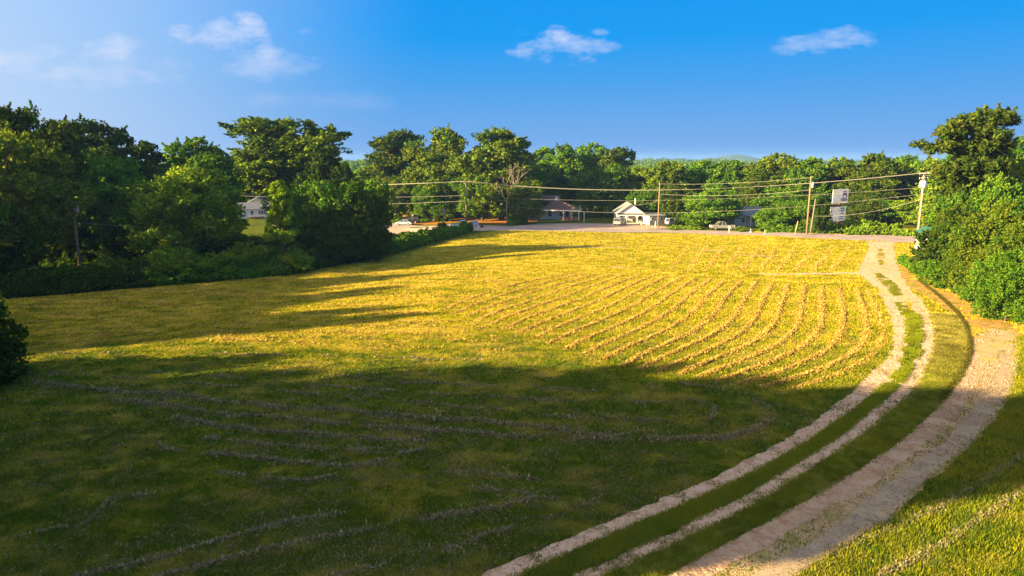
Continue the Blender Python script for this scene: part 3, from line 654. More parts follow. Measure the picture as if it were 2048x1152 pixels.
# left wood
T = tree
T('oak_a', 28, 84, 262, 260, OL, 'oak_tree', 'very wide olive green tree filling the far left edge, bare limbs showing', group=GL)
T('gappy', 95, 96, 214, 190, DKO, 'oak_tree', 'tallest tree at far left, airy spray of leaves above the others', group=GL)
T('oak_b', 205, 122, 243, 190, DK, 'oak_tree', 'dark rounded tree behind the bright green one, right of the airy tallest tree', group=GL)
T('oak_c', 20, 115, 250, 170, DK, 'oak_tree', 'dark treetop behind the wide olive tree at the left picture edge', group=GL)
T('round_a', 228, 100, 312, 165, BR, 'maple_tree', 'bright green leafy tree right of the left utility pole', group=GL)
T('tall_a', 305, 132, 286, 120, DK, 'oak_tree', 'dark narrow treetop between the bright green tree and the rounded tall one', group=GL)
T('round_a', 385, 97, 336, 215, YG, 'maple_tree', 'broad sunlit yellow green tree standing in front of the dark left wood', group=GL, rz=2.2)
T('oak_c', 405, 124, 278, 165, MD, 'oak_tree', 'rounded deep green tree directly behind the sunlit yellow green tree', group=GL)
T('tall_b', 470, 240, 312, 110, DK, 'oak_tree', 'dark low treetop in the dip left of the big spreading tree', group=GL)
T('gappy_high', 597, 150, 238, 225, OL, 'oak_tree', 'big spreading tree with sky gaps and visible limbs, left of centre', group=GL, rz=.6)
T('oak_c', 530, 240, 298, 120, DKO, 'oak_tree', 'olive shoulder tree at the left flank of the big spreading tree', group=GL)
T('oak_c', 655, 140, 300, 100, DK, 'oak_tree', 'dark shoulder tree at the right flank of the big spreading tree', group=GL)
T('round_b', 625, 104, 364, 130, MD, 'broadleaf_tree', 'dense dark green low tree just right of the young pine', group=GL)
T('round_b', 712, 106, 362, 140, MD, 'broadleaf_tree', 'dense rounded low tree nearest the road junction, ends the left wood', group=GL, rz=4)
T('round_b', 740, 104, 388, 80, DK, 'broadleaf_tree', 'small dark tree hugging the right side of the dense rounded low tree', group=GL)
T('bush_b', 668, 99, 440, 110, DK, 'shrub', 'dark shrub at the foot between the two dense low trees', 'shrub')
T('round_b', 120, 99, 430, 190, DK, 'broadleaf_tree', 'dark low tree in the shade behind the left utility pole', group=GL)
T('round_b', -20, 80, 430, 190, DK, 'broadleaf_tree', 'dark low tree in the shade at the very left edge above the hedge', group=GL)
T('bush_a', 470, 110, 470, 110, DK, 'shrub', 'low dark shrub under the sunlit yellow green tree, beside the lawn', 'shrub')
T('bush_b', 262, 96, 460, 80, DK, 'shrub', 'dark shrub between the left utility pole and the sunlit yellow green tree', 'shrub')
# centre
T('gappy_b', 800, 214, 263, 150, DKO, 'oak_tree', 'left one of the three tall central trees, feathery outline', group=GC)
T('oak_b', 893, 202, 258, 150, OL, 'oak_tree', 'middle one of the three tall central trees, dense and rounded', group=GC)
T('gappy_b', 1003, 188, 260, 165, OL, 'oak_tree', 'right one of the three tall central trees, ragged crown with sky gaps', group=GC, rz=1)
T('tall_b', 742, 226, 335, 110, YG, 'broadleaf_tree', 'light green tree on the left slope of the central tree group', group=GC)
T('round_b', 800, 206, 350, 100, OL, 'broadleaf_tree', 'olive lower tree in front of the feathery central tree', group=GC)
T('round_b', 868, 194, 372, 85, MD, 'broadleaf_tree', 'ivy green lower tree just left of the central utility pole', group=GC)
T('round_a', 965, 186, 340, 110, MD, 'broadleaf_tree', 'lower green tree just right of the central utility pole', group=GC)
T('round_b', 1053, 173, 362, 66, OL, 'broadleaf_tree', 'small olive tree hiding the left wing of the brown roofed house', group=GC)
T('round_a', 1000, 184, 335, 130, OL, 'broadleaf_tree', 'leafy tree directly behind the dead bare tree', group=GC)
T('oak_c', 1045, 205, 318, 90, MD, 'oak_tree', 'green tree filling the gap behind the dead bare tree', group=GC)
# background wood across the road, left to right
wood = [('tall_a',1085,225,296,80,BR,'bright green treetop just right of the ragged central tree'),
 ('tall_b',1130,212,290,75,MD,'mid green treetop above the ridge of the brown roofed house'),
 ('oak_c',1180,222,288,90,BR,'broad bright green treetop between the brown roofed and white houses'),
 ('tall_a',1232,210,296,70,DKO,'olive treetop directly above the white gabled house'),
 ('round_b',1205,196,330,85,MD,'lower dark green tree behind and left of the white gabled house'),
 ('tall_b',1275,205,334,80,LM,'lime green lower tree above the right slope of the white gabled house'),
 ('tall_a',1330,190,324,80,OL,'olive yellow tree behind the second utility pole'),
 ('tall_b',1400,192,322,85,BR,'rounded green tree left of the middle of the wood, behind the broad low tree'),
 ('tall_a',1462,190,322,75,MD,'green tree behind the right half of the broad low tree'),
 ('oak_c',1548,188,308,100,OL,'highest treetop of the wood left of the billboard'),
 ('tall_b',1505,176,345,70,DKO,'olive tree above the grey roofed cottage'),
 ('tall_a',1612,180,316,75,MD,'green tree directly behind the pole with the transformer by the billboard'),
 ('oak_c',1672,182,316,90,OL,'olive tree rising behind the billboard'),
 ('oak_b',1742,172,309,120,DKO,'dark olive tree right of the billboard'),
 ('tall_b',1800,178,312,80,MD,'green tree left of the white utility pole'),
 ('oak_c',1855,170,318,110,LM,'light green tree behind the white utility pole'),
 ('tall_a',1915,160,300,90,MD,'mid green tree hidden behind the tall pine'),
 ('round_a',1290,184,378,60,MD,'small green tree behind the garden shed'),
 ('round_b',1345,180,372,75,DKO,'dark olive low tree right of the garden shed'),
 ('round_a',1575,166,372,110,MD,'leafy green tree left of the billboard, reaching the road'),
 ('round_b',1712,160,392,70,DKO,'dark undergrowth tree just right of the billboard'),
 ('round_b',1775,160,400,95,MD,'low green tree between the billboard and the white utility pole'),
 ('round_a',1845,150,392,90,LM,'light green low tree behind the base of the white utility pole')]
for key, px, Y, top, w, col, lab in wood: T(key, px, Y, top, w*1.12, col, 'broadleaf_tree', lab, group=GR)
T('round_a', 1422, 160, 379, 112, BR, 'maple_tree', 'broad rounded bright green tree at the roadside above the parked pickup', rz=1.2)
T('round_b', 1540, 146, 418, 62, BR, 'broadleaf_tree', 'small bright green tree by the road, right of the grey roofed cottage')
T('round_b', 1640, 134, 396, 34, DK, 'broadleaf_tree', 'narrow dark tree hiding the left part of the billboard')
T('round_b', 1590, 147, 400, 70, MD, 'broadleaf_tree', 'small green tree between the cottage and the leaning grey pole')
# right edge
T('oak_b', 2025, 118, 276, 150, MD, 'oak_tree', 'rounded tree behind the tall pine at the right picture edge', group=GE)
T('oak_c', 2040, 96, 318, 110, LM, 'oak_tree', 'light green tree at the right picture edge above the thicket', group=GE)
T('round_a', 1968, 92, 350, 120, MD, 'broadleaf_tree', 'mid green tree under the pine at right, above the lime thicket', group=GE)
T('thicket', 1985, 66, 408, 175, (.085,.135,.011), 'thicket_bush', 'large yellow green thicket bush with feathery tips at right edge', 'bush', rz=.5)
T('thicket', 2050, 60, 440, 150, (.075,.125,.011), 'thicket_bush', 'lime green thicket bush cut by the right picture edge', 'bush', rz=2)
T('thicket', 1940, 71, 480, 110, (.07,.12,.010), 'thicket_bush', 'lower green thicket bush below the large feathery one', 'bush')
T('thicket', 2010, 58, 500, 130, MD, 'thicket_bush', 'dark green low thicket bush nearest the camera at right', 'bush')
T('round_b', 1893, 88, 412, 70, DKO, 'vine_covered_tree', 'dark vine covered column of foliage left of the thicket', 'tree')
T('round_b', 1905, 92, 385, 95, MD, 'vine_covered_tree', 'vine covered trunk mass directly below the tall pine crown', 'tree')
T('bush_b', 1884, 85, 440, 84, DK, 'shrub', 'dark shrub hiding the right half of the white shed', 'shrub')
T('bush_a', 1858, 82, 522, 60, MD, 'shrub', 'low green bush at the drive edge below the white shed', 'shrub')
T('bush_a', 1900, 74, 520, 90, MD, 'shrub', 'low bush between the drive edge and the lime thicket', 'shrub')
# near left dark shrub reaching into the frame
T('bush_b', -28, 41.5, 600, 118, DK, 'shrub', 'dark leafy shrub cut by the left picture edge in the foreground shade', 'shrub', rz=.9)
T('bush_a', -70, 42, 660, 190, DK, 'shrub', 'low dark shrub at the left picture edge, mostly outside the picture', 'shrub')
# hedgerow rise towards the junction
for px, Y, top, w, col, lab in ((886,150,445,22,DK,'dark pointed bush at the end of the hedgerow by the road sign'),(905,148,459,40,MD,'green bush in front of the parked white pickup'),
    (808,140,463,18,DKO,'small upright olive bush poking above the hedgerow over the road'),(500,91,483,60,LM,'lime tipped shrub on top of the hedge below the distant house'),(345,84,496,90,YG,'yellow tipped shrub on the hedge below the sunlit tree'),
    (430,87,505,80,LM,'low lit shrub on the hedge left of the lime tipped one'),(590,92,500,70,YG,'yellow green shrub at the foot of the young pine'),(845,133,468,60,MD,'green hedge shrub below the road sign'),
    (1035,176,428,34,MD,'low palm like shrub in front of the brown roofed house'),(1480,150,452,20,YG,'small yellow green bush by the parked pickup'),(1350,158,456,16,YG,'small yellow bush on the roadside grass')):
    T('bush_b' if w < 50 else 'bush_a', px, Y, top, w, col, 'shrub', lab, 'shrub')

# off-picture trees whose shadows fall on the field
def shade_tree(t, p, H, W, key, lab):
    c, s = math.cos(SUN_AZ), math.sin(SUN_AZ); x, y = t*c-p*s, t*s+p*c; pr = PROTO[key]
    root = empty('oak_tree', (x, y, float(Z(x, y))), p, lab, 'tree', 'trees standing outside the picture'); root.scale = (W/pr['W'], W/pr['W'], H/pr['H'])
    link('trunk', pr['trunk'], root); cr_ = link('crown', pr['crown'], root); cr_.color = (*MD, 1)
SHADE = [(20.8,6,46,-30,'dense'),(24.5,7,42,-26,'dense'),(28.5,7.5,38,-36,'dense'),(33,8,30,-42,'dense'),(37.3,8,24,-50,'dense'),(41.5,7.5,15,-56,'dense'),(45.6,7,3,-62,'dense'),(49.2,6.5,-7,-64,'dense'),(52,4.5,-18,-66,'dense'),
         (60.8,5.5,14,-62,'dense'),(65.2,5.0,14,-70,'dense'),(69.5,7,2,-66,'dense'),(75,8,15,-70,'dense'),(80.5,8,6,-74,'dense'),(86.5,9,18,-74,'dense'),
         (63,8,4,-76,'dense'),(67.5,8,-2,-72,'dense'),(72.5,8,2,-78,'dense'),(78,8,3,-80,'dense'),(84,8,2,-82,'dense')]
for p_, W_, reach, t_, key in SHADE:
    a = (t_, p_, (reach-t_)*math.tan(SUN_EL), W_, key)
    shade_tree(*a, 'tall tree outside the picture whose shadow falls across the field')

# young pine
def whorl_pine(name, H, tiers, seed, m=m_needle):
    r = np.random.default_rng(seed); C = []; mb = MB(); mb.tube([(0,0,-.3),(.05,0,H*.5),(0,.05,H*.97)], [H*.013, H*.010, H*.002], 7)
    for z0, L, n in tiers:
        for k in range(n):
            a = r.uniform(0, 6.28); up = r.uniform(.15,.55); e = np.array((math.cos(a)*L, math.sin(a)*L, z0+L*up)); s = np.array((0, 0, z0))
            mb.tube([tuple(s), tuple((s+e)/2-np.array((0,0,L*.05))), tuple(e)], [H*.005, H*.0035, H*.0015], 4)
            for t in np.linspace(.35, 1.0, 4): C.append(s+(e-s)*t+r.normal(0, .12, 3))
    C = np.array(C); V, T_ = leaves(C, r.uniform(.35,.65,len(C)), 60, .17, seed+1, .8, .6, np.clip(1+r.normal(0,.15,(len(C),1)),.6,1.5)*np.ones(3), 3.2)
    cm = np_mesh(name+'_crown', V, np.arange(len(V)).reshape(-1,4), 4, m, T_); tm = bpy.data.meshes.new(name+'_trunk'); tm.from_pydata(mb.v, [], mb.f); tm.materials.append(m_bark)
    return cm, tm
g = at(570, 92); H = ztop(364, 92)-g.z
cm, tm = whorl_pine('young_pine', H, [(H*f, L, n) for f, L, n in ((.35,2.2,5),(.42,1.9,5),(.55,1.6,5),(.62,1.6,6),(.68,1.4,6),(.75,1.3,6),(.81,1.1,6),(.87,.9,6),(.92,.6,5),(.96,.35,4))], 5)
root = empty('pine_tree', g, 0, 'young pine with bare lower stem in front of the distant white house', 'tree'); link('trunk', tm, root); c = link('crown', cm, root); c.color = (*YG, 1)
# tall irregular pine on the right, long arm to the left
g = at(1906, 95); zt = ztop(222, 95)-g.z; mp_ = mpp(96)
def PX(px, py): return ((px-1925)*mp_*1.0, ztop(py, 95)-g.z)
bl = []
for px, py, rx, rz_ in ((1955,236,36,13),(1985,240,18,9),(1925,248,30,13),(1880,262,24,10),(1895,280,22,10),(1835,290,15,7),(1858,294,20,9),(1910,290,30,14),(1950,278,40,20),(1985,300,28,18),(1925,320,34,18),(1960,335,38,22),(1895,345,22,14),(1935,370,34,20),(1975,380,28,18),(1895,390,20,18),(1925,410,40,24)):
    x_, z_ = PX(px, py); bl.append((x_, random.uniform(-1.6,1.6), z_, rx*mp_, rx*mp_*.9, rz_*mp_*1.15))
cm = crown_mesh('tall_pine_crown', bl, 620, 46, .26, 61, crad=(.45,.95), m=m_needle, shell=.3, elong=2.6)
mb = MB(); tp = [(1.0,0,-.5),(.8,0,4),(.6,0,9),(1.2,0,13),(1.8,0,zt-1.2)]; mb.tube(tp, [.42,.36,.3,.22,.06], 9)
for b in bl[:-1]:
    zf = max(5, min(zt-3, b[2]-1.8)); sx_ = np.interp(zf, [0,9,13,zt], [1,.6,1.2,1.8]); mb.tube([(sx_,0,zf),((sx_+b[0])/2,b[1]/2,(zf+b[2])/2-.2),(b[0],b[1],b[2])], [.13,.09,.03], 5)
root = empty('pine_tree', g, 0, 'tall irregular pine with a long arm reaching left at right edge', 'tree'); mb.build('trunk', m_bark, root, True); c = link('crown', cm, root); c.color = (.062,.095,.012,1)
# dead bare tree
def dead_tree(H, seed):
    rd = random.Random(seed); mb = MB()
    def br(p, d, L, r, lvl):
        e = p+d*L; m_ = p.lerp(e, .5)+Vector((rd.uniform(-.1,.1)*L, rd.uniform(-.1,.1)*L, .04*L)); mb.tube([p, m_, e], [r, r*.75, r*.5], 5 if lvl else 7)
        if lvl < 4:
            for k in range(3 if lvl else 4):
                a = rd.uniform(0, 6.28); nd_ = (d+Vector((math.cos(a), math.sin(a), rd.uniform(-.1,.5)))*rd.uniform(.5,.9)).normalized(); br(p.lerp(e, rd.uniform(.55, 1)), nd_, L*rd.uniform(.5,.7), r*.55, lvl+1)
    br(Vector((0,0,-.3)), Vector((0,0,1)), H*.45, H*.016, 0); return mb
g = at(1016, 172); root = empty('dead_tree', g, 0, 'bare dead tree with pale branches in front of the ragged central tree', 'tree')
dm = dead_tree((ztop(308,176)-g.z)*.95, 3).build('trunk', m_deadbark, root, True)

# undergrowth (uncountable) : hedge foot on the left, verge of the thicket on the right, far roadside
def undergrowth(name, label, items, leaf, per, seed):
    r = np.random.default_rng(seed); Cs, Rs, Ts = [], [], []
    for px0, py0, px1, py1, n, depth, hmax, col in items:
        t = r.uniform(0, 1, n); gx_, gy_, _ = G(px0+(px1-px0)*t, py0+(py1-py0)*t); s = r.uniform(0, 1, n)**1.0*depth
        vx_, vy_ = gx_/np.hypot(gx_, gy_), gy_/np.hypot(gx_, gy_)
        x_ = gx_+vx_*s+r.normal(0,.15,n); y_ = gy_+vy_*s+r.normal(0,.15,n)
        hn = noise2(x_*1.3, y_, 2.6, seed, 3); hh = hmax*(.25+1.0*hn)*np.clip(.35+s/depth*1.1, .3, 1.2); zz = Z(x_, y_)+hh*r.uniform(0, 1, n)**.6
        Cs.append(np.stack([x_, y_, zz], -1)); Rs.append(r.uniform(.22,.55,n)); cn = (.6+.8*noise2(x_, y_, 3.3, seed+2, 2))[:, None]; hi = np.clip((hh/hmax-.5)*1.2, 0, 1)[:, None]
        Ts.append((np.array(col)*(1-hi*.5)+np.array(LM)*hi*.5)*cn)
    C = np.concatenate(Cs); V, T_ = leaves(C, np.concatenate(Rs), per, leaf, seed+3, .8, .5, np.concatenate(Ts))
    o = link(name, np_mesh(name, V, np.arange(len(V)).reshape(-1,4), 4, m_under, T_)); tag(o, label, 'undergrowth', kind='stuff'); return o
m_under = mat('undergrowth_leaf', attr='tint', transl=.3)
undergrowth('undergrowth', 'tangled dark green undergrowth along the left edge of the field', [(-260,612,30,597,700,7,2.4,DK),(30,597,300,574,1500,7,2.6,DK),(300,574,600,547,1700,7,2.8,MD),(600,547,780,509,1000,6,2.6,DK),(780,509,875,482,700,6,2.2,MD),(875,482,945,462,420,4,1.8,MD),(60,560,560,520,1500,14,3.0,DK)], .24, 26, 71)
undergrowth('roadside_undergrowth', 'low green bushes and weeds at the foot of the right thicket', [(1800,528,1850,552,260,3,1.1,MD),(1850,552,1900,578,320,4,1.4,MD),(1900,578,1960,612,420,4,1.8,MD),(1960,612,2060,650,600,5,2.2,MD),(2060,650,2250,700,400,5,2.6,MD)], .17, 26, 72)
undergrowth('far_roadside_undergrowth', 'vines and weeds along the far side of the road', [(1690,470,1800,470,500,6,2.2,LM),(1790,472,1835,473,150,3,1.0,LM),(1520,464,1690,468,260,4,1.5,MD),(1340,458,1400,460,120,3,.7,LM),(1020,452,1050,450,100,3,1.2,MD),(790,445,900,443,120,2,.9,MD),(835,438,1010,432,700,5,3.0,DKO),(1560,462,1638,463,260,3,2.4,DK),(1340,452,1420,455,300,3,2.6,DK),(1000,430,1090,436,260,3,3.0,DKO)], .30, 22, 73)

# ------------------------------------------------------------------ far forest and hills
def hill_mesh(name, x0, x1, Y0, Y1, prof, m, nx=60, ny=24):
    X = np.linspace(x0, x1, nx); Yv = np.linspace(Y0, Y1, ny); XX, YY = np.meshgrid(X, Yv); ZZ = prof(XX, YY)
    idx = np.arange(nx*ny).reshape(ny, nx); fc = np.stack([idx[:-1,:-1], idx[:-1,1:], idx[1:,1:], idx[1:,:-1]], -1).reshape(-1, 4)
    o = link(name, np_mesh(name, np.stack([XX.ravel(), YY.ravel(), ZZ.ravel()], -1), fc, 4, m, smooth=True)); tag(o, kind='structure'); return o
m_hill = mat('forested_hill', (0.035,0.06,0.015), 1, 0, noise=(.02, (0.06,0.085,0.02), .4, .7))
def hz(X, Y):
    z = -7+ 8*np.exp(-((X+170)/120)**2-((Y-620)/190)**2)+10*smooth(500, 1500, Y)+2.5*np.sin(X*.006+1)*smooth(500,900,Y)-9*smooth(1500,1900,Y)
    return z
hill_mesh('hills', -1500, 1800, 260, 2400, hz, m_hill, 120, 80)
r = np.random.default_rng(33); n = 3600
Yf = 270+1500*r.uniform(0,1,n)**1.6; Xf = r.uniform(-.78,.80,n)*Yf
cz = hz(Xf, Yf); R_ = r.uniform(3.5, 6.5, n); Hh = r.uniform(9, 15, n)
per = 5; C = np.repeat(np.stack([Xf, Yf, cz+Hh*.6], -1), per, 0)+r.normal(0, 1, (n*per, 3))*np.repeat(R_, per)[:, None]*np.array((.5,.5,.35))
tint = np.repeat(np.array(MD)*(.6+.9*r.uniform(0,1,(n,1)))+np.array((.03,.02,0))*r.uniform(0,1,(n,1)), per, 0)
V, T_ = leaves(C, np.repeat(R_*.55, per), 14, 1.5, 55, .8, .6, tint)
o = link('far_forest', np_mesh('far_forest', V, np.arange(len(V)).reshape(-1,4), 4, m_under, T_)); tag(o, 'far blue green woodland stretching to the horizon', 'forest', kind='stuff')
def mz(X, Y): return -20+ 46*np.exp(-((X-1420)/150)**2-((Y-4300)/260)**2)*(1+.12*np.sin(X*.02))+14*np.exp(-((X-1050)/220)**2-((Y-4400)/200)**2)+20*np.exp(-((Y-4500)/300)**2)
hill_mesh('mountain', -3000, 4400, 3700, 4950, mz, m_hill, 260, 30)

# ------------------------------------------------------------------ utility poles and wires
m_wood = mat('weathered_pole_wood', (0.30,0.20,0.12), .95, .1, noise=(4, (0.20,0.13,0.08), .4, .7))
m_palewood = mat('pale_pole', (0.62,0.54,0.42), .9, .1, noise=(3, (0.50,0.42,0.31), .4, .7))
m_grey = mat('galvanised_grey', (0.55,0.56,0.57), .5, .5, noise=(5, (0.42,0.43,0.44), .5, .8))
m_wire = mat('aluminium_wire', (0.30,0.28,0.26), .6, .3)
m_ins = mat('porcelain', (0.65,0.62,0.58), .35, .5)
m_dark = mat('dark_steel', (0.05,0.05,0.05), .6, .3)
def pole(px, Y, top, name, label, m, r0=.16, arm=None, cans=0, canz=1.9, lean=0, cable=False):
    g = at(px, Y); H = ztop(top, Y)-g.z; root = empty(name, g, 0, label, 'utility pole')
    mb = MB(); mb.tube([(0,0,-.5),(lean*.5,0,H*.5),(lean,0,H)], [r0*1.15, r0, r0*.75], 10); mb.build('shaft', m, root, True)
    if arm:
        L, ang, n, zo = arm; c, s = math.cos(ang), math.sin(ang)
        for k in range(n):
            z_ = H-zo-.75*k; a = MB(); a.box((lean, 0, z_), (L, .12, .14), ang); a2 = MB()
            ar = a.build('crossarm', m_wood, root)
            for q in (-.46, -.2, .2, .46):
                iz = MB(); iz.tube([(lean+c*L*q, s*L*q, z_+.07),(lean+c*L*q, s*L*q, z_+.18),(lean+c*L*q, s*L*q, z_+.30)], [.05,.09,.04], 8); iz.build('insulator', m_ins, ar, True)
            for q in (-1, 1):
                b = MB(); b.tube([(lean+c*L*.3*q, s*L*.3*q, z_-.07),(lean, 0, z_-.6)], .025, 5); b.build('brace', m_grey, ar)
    for k in range(cans):
        a = [0.2, 3.3, 4.6][k]; cx_, cy_ = math.cos(a)*.42+lean, math.sin(a)*.42; z_ = H-canz
        cn = MB(); cn.tube([(cx_,cy_,z_-.55),(cx_,cy_,z_-.5),(cx_,cy_,z_+.42),(cx_,cy_,z_+.5)], [.2,.26,.26,.16], 12); co_ = cn.build('transformer', m_grey, root, True)
        bs = MB(); bs.tube([(cx_,cy_,z_+.5),(cx_,cy_,z_+.62),(cx_,cy_,z_+.78)], [.06,.08,.03], 8); bs.build('bushing', m_ins, co_, True)
        bk = MB(); bk.box(((cx_+lean)/2, cy_/2, z_), (.3,.06,.12), a); bk.build('bracket', m_dark, root)
    if cable:
        cb = MB(); cb.tube([(-.22,-.1,0),(-.22,-.1,H*.72)], .05, 6); cb.build('conduit', m_wood, root)
    return g, H
perp = math.radians(33)
g_r, H_r = pole(1833, 117, 346, 'utility_pole', 'tall pale pole with twin crossarms and white transformers at the drive entrance', m_palewood, .19, (2.9, perp, 2, .25), 3, 1.9, cable=True)
g_c, H_c = pole(933, 172, 362, 'utility_pole', 'brown utility pole with one crossarm behind the white pickup', m_wood, .17, (2.6, perp, 1, .35))
g_2, H_2 = pole(1316, 165, 366, 'utility_pole', 'brown utility pole in front of the garden shed', m_wood, .15)
g_3, H_3 = pole(1613, 132, 352, 'utility_pole', 'brown utility pole with one grey transformer left of the billboard', m_wood, .16, None, 1, 1.7)
g_4, H_4 = pole(1620, 131, 398, 'utility_pole', 'shorter grey pole leaning beside the brown transformer pole', mat('grey_weathered_wood', (0.24,0.22,0.20), .95, .1, noise=(4, (0.17,0.15,0.13), .4, .7)), .12, None, 0, lean=.5)
g_l, H_l = pole(162, 88, 394, 'utility_pole', 'dark utility pole with grey transformer against the left wood', m_wood, .17, None, 1, 1.5)
def wire(name, label, a, b, sag, r=.032, n=24):
    a = Vector(a); b = Vector(b); mb = MB(); pts = []
    for i in range(n+1):
        t = i/n; p = a.lerp(b, t); p.z -= 4*sag*t*(1-t); pts.append(p)
    mb.tube(pts, r, 5); o = mb.build(name, m_wire); tag(o, label, 'power line', 'power lines along the road'); return o
def top(g, H, dz=0, off=(0,0)): return Vector((g.x+off[0], g.y+off[1], g.z+H+dz))
ax, ay = math.cos(perp), math.sin(perp)
farL = Vector((g_c.x-82, g_c.y+55, 0)); farR = Vector((g_r.x+60, g_r.y-40, 0))
names3 = ('nearest', 'middle', 'farthest')
for k, q in enumerate((-1.15, 0.1, 1.15)):
    o_ = (ax*q, ay*q); zr, zc = (0, -.05)[k % 2], 0
    wire('power_line', f'{names3[k]} strand of the thick upper power line between white pole and central pole', top(g_r, H_r, .05, o_), top(g_c, H_c, -.05, o_), 2.55, .015, 40)
    wire('power_line', f'{names3[k]} upper strand running left from the central pole into the trees', top(g_c, H_c, -.05, o_), (farL.x+o_[0], farL.y+o_[1], 5.9+.3*k), .9, .026, 16)
    wire('power_line', f'{names3[k]} upper strand running right from the white pole behind the pine', top(g_r, H_r, .05, o_), (farR.x+o_[0], farR.y+o_[1], g_r.z+H_r), 1.2, .026, 16)
def zat(g, py, Y): return Vector((g.x, g.y, ztop(py, Y)))
wire('power_line', 'thin second line below the thick one between white pole and central pole', zat(g_r,375,117), zat(g_c,391,172), 1.7, .015, 40)
wire('power_line', 'second line running left from the central pole', zat(g_c,391,172), (farL.x, farL.y, 2.2), .6, .024, 16)
wire('communication_cable', 'lowest slack cable between white pole and central pole', zat(g_r,388,117), zat(g_c,402,172), 3.1, .017, 40)
wire('communication_cable', 'lowest cable running left from the central pole', zat(g_c,402,172), (farL.x, farL.y, -.6), .7, .028, 16)
wire('communication_cable', 'second slack cable hanging close under the white pole line', zat(g_r,398,117), zat(g_4,432,131)+Vector((.5,0,0)), .9, .02, 20)
wire('service_wire', 'thin wire from second brown pole top to transformer pole', top(g_2,H_2,-.2), top(g_3,H_3,-.3), .5, .022)
wire('service_wire', 'lower thin wire from second brown pole to transformer pole', zat(g_2,388,165), zat(g_3,380,132), .7, .022)
wire('service_wire', 'thin wire running down from transformer pole to the billboard', top(g_3,H_3,-2.4), at(1665,146,ztop(398,146)-at(1665,146).z), .3, .03)
wire('service_wire', 'thin wire from white gabled house to second brown pole', at(1262,180,4.5), zat(g_2,400,165), .4, .02)
wire('service_wire', 'thin line crossing left edge in front of the left wood', zat(g_l,444,88), at(-120,80,ztop(452,80)-at(-120,80).z), .6, .02)
wire('service_wire', 'thin line from left pole towards the sunlit tree', zat(g_l,444,88), at(560,108,ztop(446,108)-at(560,108).z), .8, .02)

# ------------------------------------------------------------------ buildings
m_white = mat('white_siding', (0.66,0.67,0.69), .8, .2, noise=(1.2, (0.66,0.66,0.68), .4, .7))
m_whitetrim = mat('white_trim', (0.80,0.79,0.76), .7, .2)
m_roofb = mat('brown_shingle', (0.17,0.105,0.085), .95, .1, noise=(1.4, (0.24,0.14,0.10), .45, .75), bump=(9, .6, .05))
m_roofg = mat('grey_shingle', (0.20,0.21,0.23), .95, .1, noise=(1.5, (0.27,0.27,0.28), .45, .75), bump=(9, .6, .05))
m_glass = mat('window_glass', (0.03,0.035,0.045), .12, .6)
m_brick = mat('red_brick', (0.30,0.11,0.06), .95, .1, noise=(5, (0.40,0.17,0.09), .4, .7))
m_peach = mat('peach_stucco', (0.58,0.40,0.28), .9, .1, noise=(1, (0.50,0.33,0.22), .4, .7))
m_cream = mat('cream_boards', (0.68,0.60,0.48), .9, .1, noise=(2, (0.60,0.52,0.40), .4, .7))
m_shed = mat('stained_white_panel', (0.50,0.47,0.42), .85, .15, noise=(1.5, (0.58,0.50,0.40), .45, .75))
m_greenroof = mat('green_metal_roof', (0.03,0.13,0.09), .5, .4)
m_brown = mat('brown_timber', (0.12,0.06,0.035), .9, .1)
def window(parent, c, w, h, nrm='-y', trim=None, mullion=True):
    x, y, z = c; s = 1 if nrm in ('-y', '-x') else -1; f = MB(); t = .09
    if nrm[-1] == 'y':
        yy = y-.03*s
        f.box((x, yy, z+h/2+t/2), (w+2*t, .08, t)); f.box((x, yy, z-h/2-t/2), (w+2*t, .10, t)); f.box((x-w/2-t/2, yy, z), (t, .08, h)); f.box((x+w/2+t/2, yy, z), (t, .08, h))
        if mullion: f.box((x, yy-.004*s, z), (w, .05, .05)); 
        g_ = MB(); g_.box((x, y-.012*s, z), (w, .03, h))
    else:
        xx = x-.03*s
        f.box((xx, y, z+h/2+t/2), (.08, w+2*t, t)); f.box((xx, y, z-h/2-t/2), (.10, w+2*t, t)); f.box((xx, y-w/2-t/2, z), (.08, t, h)); f.box((xx, y+w/2+t/2, z), (.08, t, h))
        g_ = MB(); g_.box((x-.012*s, y, z), (.03, w, h))
    fo = f.build('window', trim or m_whitetrim, parent); g_.build('pane', m_glass, fo); return fo
def gable_roof(mb, w, d, z, rise, ov=.35, th=.14, x0=0, y0=0, ridge='y'):
    """ridge along y: gable faces -y"""
    for s in (-1, 1):
        a = (s*(w/2+ov), z-ov*rise/(w/2)); b = (0, z+rise)
        if ridge == 'y': mb.extr([(x0+a[0], a[1]), (x0+b[0], b[1]), (x0+b[0], b[1]+th), (x0+a[0], a[1]+th)], y0-d/2-ov, y0+d/2+ov)
        else: mb.extr([(y0+a[0], a[1]), (y0+b[0], b[1]), (y0+b[0], b[1]+th), (y0+a[0], a[1]+th)], x0-d/2-ov, x0+d/2+ov, 'x')
